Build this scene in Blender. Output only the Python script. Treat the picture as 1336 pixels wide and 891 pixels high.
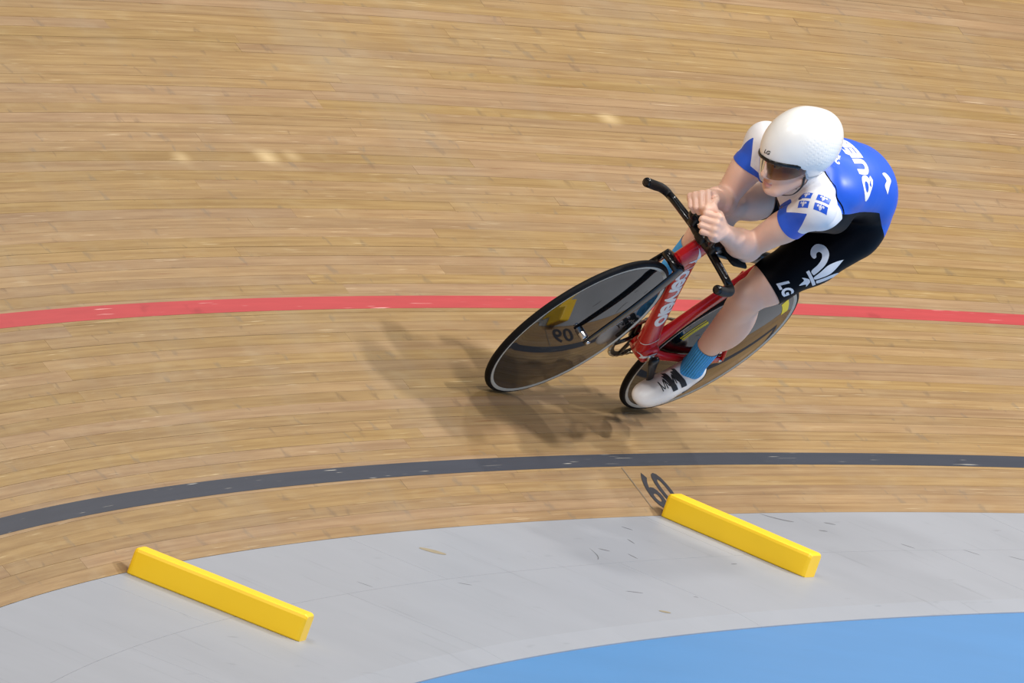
import bpy, bmesh, math, random
import numpy as np
from mathutils import Vector, Matrix
from mathutils.bvhtree import BVHTree

for o in list(bpy.data.objects):
    bpy.data.objects.remove(o)
scene = bpy.context.scene
COL = scene.collection
random.seed(7)
rng = np.random.default_rng(7)

# ------------------------------------------------------------------ camera
CAM_POS = (10.719153926513085, 35.79249578299979, 3.274663552604125)
CAM_R = ((-0.9046473, -0.3927382, 0.1654389), (0.180533, -0.0015235, 0.9835677), (-0.3860326, 0.919649, 0.0722804))
cd = bpy.data.cameras.new('camera')
cd.sensor_fit = 'HORIZONTAL'; cd.sensor_width = 36.0
cd.lens = 16107.085 * 36.0 / 1336.0
cd.clip_start = 0.5; cd.clip_end = 300
co = bpy.data.objects.new('camera', cd)
COL.objects.link(co)
R_ = Matrix(CAM_R).transposed().to_4x4()
co.matrix_world = Matrix.Translation(CAM_POS) @ R_
scene.camera = co

# ------------------------------------------------------------------ light
scene.view_settings.view_transform = 'Standard'
scene.view_settings.look = 'None'
scene.view_settings.gamma = 1.0
scene.view_settings.use_curve_mapping = False
scene.view_settings.exposure = 0.0
wd = bpy.data.worlds.new('arena_air'); scene.world = wd
wd.use_nodes = True
bg = wd.node_tree.nodes['Background']
bg.inputs[0].default_value = (0.95, 0.97, 1.0, 1); bg.inputs[1].default_value = 0.16

FOCUS = Vector((25.4, 0.0, 0.8))
def lamp(az, el, dist, power, size, color=(1.0, 0.975, 0.93)):
    a, e = math.radians(az), math.radians(el)
    d = Vector((math.cos(e) * math.cos(a), math.cos(e) * math.sin(a), math.sin(e)))
    ld = bpy.data.lights.new('ceiling_floodlight', 'AREA')
    ld.shape = 'DISK'; ld.size = size; ld.energy = power; ld.color = color
    lo = bpy.data.objects.new('ceiling_floodlight', ld)
    COL.objects.link(lo)
    lo.location = FOCUS + d * dist
    lo.rotation_euler = (-d).to_track_quat('-Z', 'Y').to_euler()
    return lo
lamp(218, 37, 13, 1080, 0.55)
lamp(190, 47, 13.5, 900, 0.6)
lamp(255, 62, 13, 420, 1.0)
lamp(150, 40, 20, 750, 1.5)
lamp(124, 34, 24, 1650, 2.0)
lamp(98, 44, 24, 1250, 2.0)
lamp(75, 62, 20, 500, 1.8)

# ------------------------------------------------------------------ helpers
def link(o, parent=None):
    COL.objects.link(o)
    if parent is not None:
        o.parent = parent
    return o

def tag(o, label=None, cat=None, group=None, kind=None):
    if label: o['label'] = label
    if cat: o['category'] = cat
    if group: o['group'] = group
    if kind: o['kind'] = kind
    return o

def empty(name, mw=None, parent=None):
    o = bpy.data.objects.new(name, None)
    o.empty_display_size = 0.1
    link(o, parent)
    if mw is not None: o.matrix_world = mw
    return o

def new_mesh(name, V, F, mat=None, smooth=True):
    me = bpy.data.meshes.new(name)
    if isinstance(V, np.ndarray): V = V.tolist()
    if isinstance(F, np.ndarray): F = F.tolist()
    me.from_pydata(V, [], F)
    if mat: me.materials.append(mat)
    if smooth:
        me.polygons.foreach_set('use_smooth', [True] * len(me.polygons))
    me.update()
    return me

def mesh_obj(name, V, F, mat, parent=None, smooth=True, label=None):
    o = bpy.data.objects.new(name, new_mesh(name, V, F, mat, smooth))
    link(o, parent)
    if label: o['label'] = label
    return o

class G:
    """collects geometry for one mesh"""
    def __init__(s): s.V = []; s.F = []
    def add(s, V, F):
        n = len(s.V); s.V += [tuple(map(float, v)) for v in V]; s.F += [tuple(int(i) + n for i in f) for f in F]
        return s
    def build(s, name, mat, parent=None, smooth=True, label=None):
        return mesh_obj(name, s.V, s.F, mat, parent, smooth, label)

def V3(*a): return np.array(a, float)
def nrm(v):
    v = np.asarray(v, float); return v / np.linalg.norm(v)

def loft(pts, ra, rb, up=(0, 0, 1), n=20, pw=2.0, caps=True):
    """superellipse section swept along pts; ra along 'up', rb along the other axis"""
    pts = np.asarray(pts, float); m = len(pts)
    ra = np.broadcast_to(np.asarray(ra, float), (m,)); rb = np.broadcast_to(np.asarray(rb, float), (m,))
    up = np.asarray(up, float)
    if up.ndim == 1: up = np.repeat(up[None], m, 0)
    T = np.gradient(pts, axis=0)
    a = np.linspace(0, 2 * np.pi, n, endpoint=False)
    c, s_ = np.cos(a), np.sin(a)
    e = 2.0 / pw
    cc = np.sign(c) * np.abs(c) ** e; ss = np.sign(s_) * np.abs(s_) ** e
    V = []
    for i in range(m):
        t = nrm(T[i]); A = nrm(up[i] - t * (up[i] @ t)); B = np.cross(t, A)
        V.append(pts[i] + cc[:, None] * A * ra[i] + ss[:, None] * B * rb[i])
    V = np.concatenate(V)
    F = []
    for i in range(m - 1):
        for j in range(n):
            k = (j + 1) % n
            F.append((i * n + j, i * n + k, (i + 1) * n + k, (i + 1) * n + j))
    if caps:
        V = np.vstack([V, pts[0], pts[-1]])
        b0, b1 = m * n, m * n + 1
        for j in range(n):
            k = (j + 1) % n
            F.append((b0, k, j)); F.append((b1, (m - 1) * n + j, (m - 1) * n + k))
    return V, F

def spline(P, n=8):
    """catmull-rom through rows of P (any width)"""
    P = np.asarray(P, float)
    Q = np.vstack([2 * P[0] - P[1], P, 2 * P[-1] - P[-2]])
    out = []
    for i in range(1, len(Q) - 2):
        for t in np.linspace(0, 1, n, endpoint=False):
            a, b, c, d = Q[i - 1], Q[i], Q[i + 1], Q[i + 2]
            out.append(.5 * ((2 * b) + (c - a) * t + (2 * a - 5 * b + 4 * c - d) * t * t + (3 * b - a - 3 * c + d) * t ** 3))
    out.append(Q[-2])
    return np.array(out)

def tube(P, r, up=(0, 0, 1), n=12, k=6, pw=2.0, rb=None):
    """smooth tube: P control points, r control radii"""
    P = np.asarray(P, float); r = np.broadcast_to(np.asarray(r, float), (len(P),))
    rb_ = r if rb is None else np.broadcast_to(np.asarray(rb, float), (len(P),))
    S = spline(np.column_stack([P, r, rb_]), k)
    return loft(S[:, :3], S[:, 3], S[:, 4], up, n, pw)

def revolve(prof, c, n=96, axis='Y', closed=False):
    """profile rows (radius, y) turned about the Y axis through c"""
    prof = np.asarray(prof, float); m = len(prof)
    a = np.linspace(0, 2 * np.pi, n, endpoint=False)
    V = np.stack([prof[:, 0][:, None] * np.cos(a), np.repeat(prof[:, 1][:, None], n, 1), prof[:, 0][:, None] * np.sin(a)], -1).reshape(-1, 3) + np.asarray(c, float)
    F = []
    for i in range(m if closed else m - 1):
        i2 = (i + 1) % m
        for j in range(n):
            k = (j + 1) % n
            F.append((i * n + j, i2 * n + j, i2 * n + k, i * n + k))
    return V, F

def box(c, half, ax=None, bev=0.0):
    """box with chamfered vertical corners; ax rows are the local axes"""
    ax = np.eye(3) if ax is None else np.asarray(ax, float)
    hx, hy, hz = half; b = bev
    if b <= 0:
        P = [(x, y, z) for z in (-hz, hz) for x, y in ((-hx, -hy), (hx, -hy), (hx, hy), (-hx, hy))]
        F = [(3, 2, 1, 0), (4, 5, 6, 7), (0, 1, 5, 4), (1, 2, 6, 5), (2, 3, 7, 6), (3, 0, 4, 7)]
    else:
        ring = lambda x, y, z: [(-x + b, -y, z), (x - b, -y, z), (x, -y + b, z), (x, y - b, z), (x - b, y, z), (-x + b, y, z), (-x, y - b, z), (-x, -y + b, z)]
        P = ring(hx - b, hy - b, -hz) + ring(hx, hy, -hz + b) + ring(hx, hy, hz - b) + ring(hx - b, hy - b, hz)
        F = [tuple(range(7, -1, -1)), tuple(range(24, 32))]
        for k in range(3):
            for j in range(8):
                F.append((k * 8 + j, k * 8 + (j + 1) % 8, (k + 1) * 8 + (j + 1) % 8, (k + 1) * 8 + j))
    return np.asarray(P) @ ax + np.asarray(c, float), F

# materials
def srgb(r, g, b):
    f = lambda c: c / 12.92 if c <= .04045 else ((c + .055) / 1.055) ** 2.4
    return (f(r / 255), f(g / 255), f(b / 255), 1)

def mat(name, col, rough=.5, metal=0.0, coat=0.0, spec=.5, ior=1.5, noise=0.0, nscale=30.0, bump=0.0, coat_rough=.05, alpha=1.0, sss=0.0):
    m = bpy.data.materials.new(name); m.use_nodes = True
    nt = m.node_tree; p = nt.nodes['Principled BSDF']
    p.inputs['Base Color'].default_value = col
    p.inputs['Roughness'].default_value = rough
    p.inputs['Metallic'].default_value = metal
    p.inputs['Coat Weight'].default_value = coat
    p.inputs['Coat Roughness'].default_value = coat_rough
    p.inputs['Specular IOR Level'].default_value = spec
    p.inputs['IOR'].default_value = ior
    p.inputs['Alpha'].default_value = alpha
    if sss:
        p.inputs['Subsurface Weight'].default_value = sss
        p.inputs['Subsurface Radius'].default_value = (.012, .005, .003)
        p.inputs['Subsurface Scale'].default_value = .5
    tc = nt.nodes.new('ShaderNodeTexCoord'); nz = nt.nodes.new('ShaderNodeTexNoise')
    nz.inputs['Scale'].default_value = nscale; nz.inputs['Detail'].default_value = 5
    nt.links.new(tc.outputs['Object'], nz.inputs['Vector'])
    if noise > 0:
        mx = nt.nodes.new('ShaderNodeMix'); mx.data_type = 'RGBA'
        mx.inputs[6].default_value = tuple(c * (1 - noise) for c in col[:3]) + (1,)
        mx.inputs[7].default_value = tuple(min(1, c * (1 + noise)) for c in col[:3]) + (1,)
        nt.links.new(nz.outputs['Fac'], mx.inputs[0]); nt.links.new(mx.outputs[2], p.inputs['Base Color'])
    if bump > 0:
        bp = nt.nodes.new('ShaderNodeBump'); bp.inputs['Strength'].default_value = bump; bp.inputs['Distance'].default_value = .002
        nt.links.new(nz.outputs['Fac'], bp.inputs['Height']); nt.links.new(bp.outputs['Normal'], p.inputs['Normal'])
    return m

class NT:
    """tiny node-graph writer"""
    def __init__(s, m): s.nt = m.node_tree; s.p = s.nt.nodes['Principled BSDF']
    def n(s, t, **kw):
        nd = s.nt.nodes.new('ShaderNode' + t)
        for k, v in kw.items(): setattr(nd, k, v)
        return nd
    def put(s, sock, v):
        if isinstance(v, bpy.types.NodeSocket): s.nt.links.new(v, sock)
        else: sock.default_value = v
    def math(s, op, a, b=0.0, c=None, clamp=False):
        nd = s.n('Math', operation=op, use_clamp=clamp); s.put(nd.inputs[0], a); s.put(nd.inputs[1], b)
        if c is not None: s.put(nd.inputs[2], c)
        return nd.outputs[0]
    def comb(s, x, y, z=0.0):
        nd = s.n('CombineXYZ')
        for i, v in enumerate((x, y, z)): s.put(nd.inputs[i], v)
        return nd.outputs[0]
    def noise(s, vec, scale=1.0, detail=3.0, rough=.5):
        nd = s.n('TexNoise'); s.put(nd.inputs['Vector'], vec); nd.inputs['Scale'].default_value = scale
        nd.inputs['Detail'].default_value = detail; nd.inputs['Roughness'].default_value = rough
        return nd.outputs['Fac']
    def ramp(s, f, a, b):
        nd = s.n('MapRange', interpolation_type='SMOOTHSTEP'); s.put(nd.inputs[0], f); nd.inputs[1].default_value = a; nd.inputs[2].default_value = b
        return nd.outputs[0]
    def mix(s, f, a, b, mode='MIX'):
        nd = s.n('Mix', data_type='RGBA', blend_type=mode); s.put(nd.inputs[0], f); s.put(nd.inputs[6], a); s.put(nd.inputs[7], b)
        return nd.outputs[2]

def new_mat(name, rough=.5):
    m = bpy.data.materials.new(name); m.use_nodes = True
    g = NT(m); g.p.inputs['Roughness'].default_value = rough
    return m, g

# ------------------------------------------------------------------ the track: a 40 degree banked turn
R0 = 25.219450796994636      # radius of the inner edge of the boards
BETA = 0.6966490577587711    # banking
GAM = 0.19012024967739358    # slope of the grey apron
APRON = 0.838417839979698
CB, SB = math.cos(BETA), math.sin(BETA)
def surf(th, s, h=0.0):
    r = R0 + s * CB - h * SB
    return np.array([r * math.cos(th), r * math.sin(th), s * SB + h * CB])
CG, SG = math.cos(GAM), math.sin(GAM)
def apron(th, d, h=0.0):
    r = R0 - d * CG - h * SG
    return np.array([r * math.cos(th), r * math.sin(th), -d * SG + h * CG])

def wood_material(name, planks_drawn=False):
    m, g = new_mat(name, .42)
    uv = g.n('UVMap'); sep = g.n('SeparateXYZ'); g.nt.links.new(uv.outputs[0], sep.inputs[0])
    u, v = sep.outputs[0], sep.outputs[1]
    if planks_drawn:
        row = g.math('FLOOR', g.math('DIVIDE', v, .038))
        wn = g.n('TexWhiteNoise', noise_dimensions='1D'); g.put(wn.inputs['W'], row); rnd = wn.outputs['Value']
    else:
        oi = g.n('ObjectInfo'); rnd = oi.outputs['Random']
    r2 = g.math('FRACT', g.math('MULTIPLY', rnd, 17.31))
    r3 = g.math('FRACT', g.math('MULTIPLY', rnd, 91.7))
    uo = g.math('ADD', u, g.math('MULTIPLY', rnd, 57.0)); vo = g.math('ADD', v, g.math('MULTIPLY', r2, 9.0))
    grain = g.noise(g.comb(g.math('MULTIPLY', uo, 1.1), g.math('MULTIPLY', vo, 75.0)), 1.0, 4, .6)
    fine = g.noise(g.comb(g.math('MULTIPLY', uo, 5.0), g.math('MULTIPLY', vo, 330.0)), 1.0, 3, .55)
    blotch = g.noise(g.comb(g.math('MULTIPLY', uo, 3.4), g.math('MULTIPLY', vo, 16.0)), 1.0, 3, .5)
    c = g.mix(g.ramp(grain, .28, .72), (.246, .146, .062, 1), (.345, .221, .100, 1))
    c = g.mix(g.math('MULTIPLY', g.ramp(fine, .45, .75), .30), c, (.25, .137, .052, 1))
    c = g.mix(g.math('MULTIPLY', g.ramp(blotch, .5, .8), .30), c, (.40, .295, .165, 1))
    # knots
    vo_ = g.n('TexVoronoi', feature='F1', voronoi_dimensions='2D'); vo_.inputs['Scale'].default_value = 1.0
    wob = g.math('MULTIPLY', g.math('SUBTRACT', g.noise(g.comb(uo, vo), 22, 3), .5), .85)
    g.put(vo_.inputs['Vector'], g.comb(g.math('ADD', g.math('MULTIPLY', uo, 6.5), wob), g.math('ADD', g.math('MULTIPLY', vo, 7.5), wob)))
    sepc = g.n('SeparateColor'); g.nt.links.new(vo_.outputs['Color'], sepc.inputs[0])
    rad = g.math('MULTIPLY', g.ramp(sepc.outputs[0], .36, 1.0), .27)
    kn = g.math('SUBTRACT', 1.0, g.math('DIVIDE', vo_.outputs['Distance'], g.math('ADD', rad, .004)), clamp=True)
    kn = g.math('MULTIPLY', g.ramp(kn, .0, .95), .50)
    kc = g.mix(sepc.outputs[1], (.150, .090, .045, 1), (.185, .145, .10, 1))
    c = g.mix(kn, c, kc)
    # pale chips and dark splits running along the boards
    chip = g.noise(g.comb(g.math('MULTIPLY', uo, 3.0), g.math('MULTIPLY', vo, 260.0)), 1.0, 2, .5)
    gate = g.noise(g.comb(g.math('MULTIPLY', uo, 1.3), g.math('MULTIPLY', vo, 20.0)), 1.0, 1, .5)
    c = g.mix(g.math('MULTIPLY', g.math('MULTIPLY', g.ramp(chip, .64, .72), g.ramp(gate, .50, .62)), .60), c, (.66, .52, .32, 1))
    c = g.mix(g.math('MULTIPLY', g.math('MULTIPLY', g.ramp(chip, .38, .29), g.ramp(gate, .48, .36)), .70), c, (.20, .085, .028, 1))
    # tone of each board
    tone = g.math('ADD', .90, g.math('MULTIPLY', r2, .14))
    hs = g.n('HueSaturation'); g.put(hs.inputs['Hue'], g.math('ADD', .494, g.math('MULTIPLY', r3, .011)))
    g.put(hs.inputs['Saturation'], g.math('ADD', .92, g.math('MULTIPLY', r3, .14)))
    g.put(hs.inputs['Value'], tone); g.put(hs.inputs['Color'], c); c = hs.outputs[0]
    # black tyre dirt lower on the banking, and pale sanded patches
    ge = g.n('NewGeometry'); pos = ge.outputs['Position']
    dirt = g.ramp(g.noise(pos, 1.1, 4, .6), .46, .74)
    c = g.mix(g.math('MULTIPLY', dirt, .30), c, (.30, .24, .17, 1))
    for (th, s, r, k) in ((.030, 1.462, .09, .75), (.057, 1.457, .07, .45), (-.081, 1.692, .075, .6), (.022, 1.47, .07, .4)):
        P = surf(th, s)
        vm = g.n('VectorMath', operation='SUBTRACT'); g.nt.links.new(pos, vm.inputs[0]); vm.inputs[1].default_value = tuple(P)
        def dt_(v_):
            n_ = g.n('VectorMath', operation='DOT_PRODUCT'); g.nt.links.new(vm.outputs[0], n_.inputs[0]); n_.inputs[1].default_value = v_; return n_.outputs['Value']
        da = g.math('MULTIPLY', dt_((-math.sin(th), math.cos(th), 0)), .36); db = dt_((CB * math.cos(th), CB * math.sin(th), SB))
        dd_ = g.math('SQRT', g.math('ADD', g.math('MULTIPLY', da, da), g.math('MULTIPLY', db, db)))
        f = g.math('MULTIPLY', g.ramp(g.math('ADD', dd_, g.math('MULTIPLY', grain, .05)), r * .55 + .025, .02), k)
        c = g.mix(f, c, (.62, .46, .25, 1))
    g.put(g.p.inputs['Base Color'], c)
    g.p.inputs['Specular IOR Level'].default_value = .35
    bp = g.n('Bump'); bp.inputs['Strength'].default_value = .25; bp.inputs['Distance'].default_value = .001
    g.put(bp.inputs['Height'], fine); g.put(g.p.inputs['Normal'], bp.outputs[0])
    if planks_drawn:
        fr = g.math('FRACT', g.math('DIVIDE', v, .038))
        g.put(g.p.inputs['Base Color'], g.mix(g.math('LESS_THAN', fr, .03), c, (.12, .07, .03, 1)))
    return m
M_WOOD = wood_material('pine_board')
M_WOODFAR = wood_material('pine_boards_far', True)
M_UNDER = mat('dark_underlay', (.02, .013, .008, 1), .9, noise=.2)

def sheet(name, fn, th0, th1, nth, ds, matl, parent=None, uv=False, flip=False):
    V = []; F = []; UV = []
    ths = np.linspace(th0, th1, nth)
    for dd in ds:
        for th in ths: V.append(fn(th, dd)); UV.append((th * R0, dd))
    for i in range(len(ds) - 1):
        for j in range(nth - 1):
            f = (i * nth + j, i * nth + j + 1, (i + 1) * nth + j + 1, (i + 1) * nth + j)
            F.append(f[::-1] if flip else f)
    o = mesh_obj(name, V, F, matl, parent)
    if uv:
        L = o.data.uv_layers.new(name='UVMap')
        for lp in o.data.loops: L.data[lp.index].uv = UV[lp.vertex_index]
    return o

TH0, TH1 = -0.62, 0.46
track = sheet('track', lambda t, s: surf(t, s, -.012), TH0, TH1, 90, [-.0, .5, 1, 1.5, 2, 2.5, 2.8], M_UNDER)
tag(track, kind='structure')
ROWH = .038; NROW = 72; PLEN = 5.2
GAPS = [random.choice((.00002, .00008, .00008, .00018, .0003)) for _ in range(NROW + 1)]
far = sheet('upper_boarding', lambda t, s: surf(t, s), TH0, TH1, 90, np.linspace(NROW * ROWH, 7.2, 10), M_WOODFAR, track, uv=True)
def end_sheet(a, b, name):
    return sheet(name, lambda t, s: surf(t, s), a, b, 20, np.linspace(0, NROW * ROWH, 6), M_WOODFAR, track, uv=True)
VIS0, VIS1 = -0.335, 0.335
e1 = end_sheet(TH0, VIS0, 'boarding_beyond'); e2 = end_sheet(VIS1, TH1, 'boarding_beyond')
for e_ in (far, e1, e2): e_['kind'] = 'stuff'

def plank_mesh(row, length):
    s0 = row * ROWH; rm = R0 + (s0 + ROWH / 2) * CB
    half = length / rm / 2
    nseg = 20 if length > 2 else 10; gap = GAPS[row]; bv = .0004 + GAPS[row]; V = []; F = []; UV = []
    cen = surf(0, s0 + ROWH / 2)
    prof = [(gap, -.012), (gap, -bv), (gap + bv, 0), (ROWH - gap - bv, 0), (ROWH - gap, -bv), (ROWH - gap, -.012)]
    for i in range(nseg + 1):
        th = -half + 2 * half * i / nseg
        if i == 0: th += .00002
        if i == nseg: th -= .00002
        for ds, hh in prof:
            V.append(surf(th, s0 + ds, hh) - cen); UV.append((th * rm, s0 + ds))
    m = len(prof)
    for i in range(nseg):
        for j in range(m - 1):
            F.append((i * m + j, (i + 1) * m + j, (i + 1) * m + j + 1, i * m + j + 1))
    F.append(tuple(range(m))); F.append(tuple(range(nseg * m + m - 1, nseg * m - 1, -1)))
    me = new_mesh('board', V, F, M_WOOD, False)
    L = me.uv_layers.new(name='UVMap')
    for lp in me.loops: L.data[lp.index].uv = UV[lp.vertex_index]
    return me, cen, 2 * half
for row in range(NROW):
    full = None
    rm = R0 + (row + .5) * ROWH * CB
    step = PLEN / rm
    th = VIS0
    first = step * random.uniform(.35, 1.0)
    cuts = [VIS0]
    c_ = VIS0 + first
    while c_ < VIS1 - .05: cuts.append(c_); c_ += step
    cuts.append(VIS1)
    for a, b in zip(cuts[:-1], cuts[1:]):
        ln = (b - a) * rm
        if abs(ln - PLEN) < 1e-6:
            if full is None: full = plank_mesh(row, PLEN)
            me, cen, ang = full
        else:
            me, cen, ang = plank_mesh(row, ln)
        o = bpy.data.objects.new('board', me)
        mid = (a + b) / 2; hj = random.uniform(-.00025, .00025)
        cc = surf(0, (row + .5) * ROWH, hj)
        o.location = (cc[0] * math.cos(mid), cc[0] * math.sin(mid), cc[2]); o.rotation_euler = (0, 0, mid)
        link(o, track)

# painted lines: thin coats of paint that follow the boards
def paint_mat(name, col, chipcol, wear=.5):
    m, g = new_mat(name, .5); g.p.inputs['Specular IOR Level'].default_value = .2
    uv = g.n('UVMap'); sep = g.n('SeparateXYZ'); g.nt.links.new(uv.outputs[0], sep.inputs[0])
    u, v = sep.outputs[0], sep.outputs[1]
    n1 = g.noise(g.comb(g.math('MULTIPLY', u, 2.0), g.math('MULTIPLY', v, 60.0)), 1, 4, .6)
    n2 = g.noise(g.comb(g.math('MULTIPLY', u, 3.0), g.math('MULTIPLY', v, 200.0)), 1, 2, .5)
    n3 = g.noise(g.comb(g.math('MULTIPLY', u, 5.0), g.math('MULTIPLY', v, 12.0)), 1, 3, .5)
    c = g.mix(n1, tuple(x * .85 for x in col[:3]) + (1,), tuple(min(1, x * 1.18) for x in col[:3]) + (1,))
    c = g.mix(g.math('MULTIPLY', g.ramp(n3, .62, .8), .5), c, tuple(x * .55 for x in col[:3]) + (1,))
    c = g.mix(g.math('MULTIPLY', g.ramp(n2, .68, .76), wear), c, chipcol)
    g.put(g.p.inputs['Base Color'], c)
    return m
M_RED = paint_mat('red_line_paint', (.38, .052, .054, 1), (.80, .5, .45, 1), .7)
M_BLK = paint_mat('black_line_paint', (.040, .044, .058, 1), (.8, .74, .62, 1), .6)
red = sheet('sprint_line', lambda t, s: surf(t, s, .0010), TH0, TH1, 160, [.85, .9], M_RED, track, uv=True, flip=False)
blk = sheet('measuring_line', lambda t, s: surf(t, s, .0010), TH0, TH1, 160, [.20, .25], M_BLK, track, uv=True)
red['label'] = 'red painted line running along the banked boards'
blk['label'] = 'dark grey painted line near the foot of the banking'

# grey apron in two strips of sheets, and the blue floor of the infield
def floor_mat(name, col, dark, scuff=.6, scale=1.0):
    m, g = new_mat(name, .45)
    ge = g.n('NewGeometry'); pos = ge.outputs['Position']
    n1 = g.noise(pos, 2.2 * scale, 5, .6); n2 = g.noise(pos, 9.0 * scale, 4, .6)
    mp = g.n('Mapping'); mp.inputs['Scale'].default_value = (1.0, 6.0, 1.0); mp.inputs['Rotation'].default_value = (0, 0, .5)
    g.nt.links.new(pos, mp.inputs[0]); n3 = g.noise(mp.outputs[0], 3.0, 4, .55)
    mp2 = g.n('Mapping'); mp2.inputs['Scale'].default_value = (12.0, 1.6, 1.0)
    g.nt.links.new(pos, mp2.inputs[0]); n4 = g.noise(mp2.outputs[0], 2.0, 3, .55)
    c = g.mix(n1, tuple(x * .90 for x in col[:3]) + (1,), tuple(x * 1.09 for x in col[:3]) + (1,))
    c = g.mix(g.math('MULTIPLY', g.ramp(n3, .60, .80), scuff * .35), c, dark)
    c = g.mix(g.math('MULTIPLY', g.ramp(n4, .66, .80), scuff * .45), c, dark)
    c = g.mix(g.math('MULTIPLY', g.ramp(n2, .66, .82), scuff * .25), c, dark)
    g.put(g.p.inputs['Base Color'], c)
    return m
M_GREY = floor_mat('grey_apron_paint', (.305, .324, .366, 1), (.12, .13, .15, 1), .9)
M_BLUE = floor_mat('blue_floor_paint', (.072, .245, .53, 1), (.045, .12, .25, 1), .5)
ap = sheet('apron', lambda t, s: apron(t, s, -.02), TH0, TH1, 90, [0, APRON - .02], M_UNDER, flip=True)
tag(ap, kind='structure')
def apron_pt(t, dd, h=0.0):
    e = max(0.0, dd - (APRON - .11))
    return apron(t, dd, h - e * e * 0.9)
for (d0, d1) in ((0.0015, .3355), (.3362, APRON)):
    wdt = 2.6 / R0; t = TH0 + (0 if d0 < .1 else .04)
    edges = [TH0]
    while t < TH1 - .03:
        t += wdt; edges.append(min(t, TH1))
    for a, b in zip(edges[:-1], edges[1:]):
        V = []; F = []; n = 14; ds = list(np.linspace(d0, d1, 7)); g_ = .00003
        prof = [(d0, -.018)] + [(x, 0) for x in ds] + [(d1, -.018)]
        for i in range(n + 1):
            th = a + g_ + (b - a - 2 * g_) * i / n
            for dd, hh in prof: V.append(apron_pt(th, dd, hh))
        k = len(prof)
        for i in range(n):
            for j in range(k - 1): F.append((i * k + j, i * k + j + 1, (i + 1) * k + j + 1, (i + 1) * k + j))
        F.append(tuple(range(k))[::-1]); F.append(tuple(range(n * k, n * k + k)))
        o = mesh_obj('apron_panel', V, F, M_GREY, ap, smooth=False)
        ZF = V[k - 2][2]
ZBLUE = apron_pt(0, APRON)[2] - .004
fl = sheet('floor', lambda t, s: np.array([s * math.cos(t), s * math.sin(t), ZBLUE]), -0.9, 1.0, 60, [4.0, 12, 18, 22, R0 - APRON * CG + .012], M_BLUE)
tag(fl, kind='structure')
# ------------------------------------------------------------------ text and print helpers
def text_geo(body, size=1.0, bold=0.0, shear=0.0, space=1.0):
    cu = bpy.data.curves.new('lettering', 'FONT'); cu.body = body; cu.size = size; cu.offset = bold
    cu.shear = shear; cu.space_character = space; cu.align_x = 'CENTER'; cu.align_y = 'CENTER'; cu.resolution_u = 4
    ob = bpy.data.objects.new('lettering', cu); COL.objects.link(ob)
    dg = bpy.context.evaluated_depsgraph_get(); dg.update()
    me = bpy.data.meshes.new_from_object(ob.evaluated_get(dg))
    V = [tuple(v.co)[:2] for v in me.vertices]; F = [tuple(p.vertices) for p in me.polygons]
    bpy.data.objects.remove(ob); bpy.data.curves.remove(cu); bpy.data.meshes.remove(me)
    return V, F

def poly_geo(polys):
    """list of closed outlines -> triangles"""
    from mathutils.geometry import tessellate_polygon
    V = []; F = []
    for P in polys:
        n = len(V); V += [tuple(p) for p in P]
        for t in tessellate_polygon([[Vector((p[0], p[1], 0)) for p in P]]): F.append(tuple(i + n for i in t))
    return V, F

def refine(V, F, L):
    bm = bmesh.new()
    vs = [bm.verts.new((v[0], v[1], 0)) for v in V]
    for f in F:
        try: bm.faces.new([vs[i] for i in f])
        except ValueError: pass
    bmesh.ops.remove_doubles(bm, verts=bm.verts, dist=1e-6)
    bmesh.ops.triangulate(bm, faces=bm.faces)
    for _ in range(6):
        es = [e for e in bm.edges if e.calc_length() > L]
        if not es or len(bm.verts) > 6000: break
        bmesh.ops.subdivide_edges(bm, edges=es, cuts=1, use_grid_fill=False)
        bmesh.ops.triangulate(bm, faces=[f for f in bm.faces if len(f.verts) > 3])
    bm.verts.index_update()
    V2 = np.array([v.co[:2] for v in bm.verts]); F2 = [tuple(v.index for v in f.verts) for f in bm.faces]
    bm.free()
    return V2, F2

def decal(name, geo, org, xd, yd, bvh, mat_, parent, off=.0006, L=.006, reach=.12, label=None):
    """flat print laid on a surface: vertices are dropped along the print's normal"""
    V, F = refine(geo[0], geo[1], L)
    org = np.asarray(org, float); xd = nrm(xd); yd = np.asarray(yd, float); yd = nrm(yd - xd * (xd @ yd)); nd = np.cross(xd, yd)
    out = []; ok = []
    for a, b in V:
        P = org + a * xd + b * yd
        h = bvh.ray_cast(Vector(P + nd * reach), Vector(-nd), reach * 2)
        if h[0] is None: out.append(tuple(P)); ok.append(False)
        else:
            nn = h[1] if h[1].dot(Vector(nd)) > 0 else -h[1]
            out.append(tuple(h[0] + nn * off)); ok.append(True)
    F = [f for f in F if all(ok[i] for i in f)]
    return mesh_obj(name, out, F, mat_, parent, True, label)

def bvh_of(*objs):
    V = []; F = []
    for o in objs:
        n = len(V); V += [v.co.copy() for v in o.data.vertices]; F += [[i + n for i in p.vertices] for p in o.data.polygons]
    return BVHTree.FromPolygons(V, F)

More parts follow.
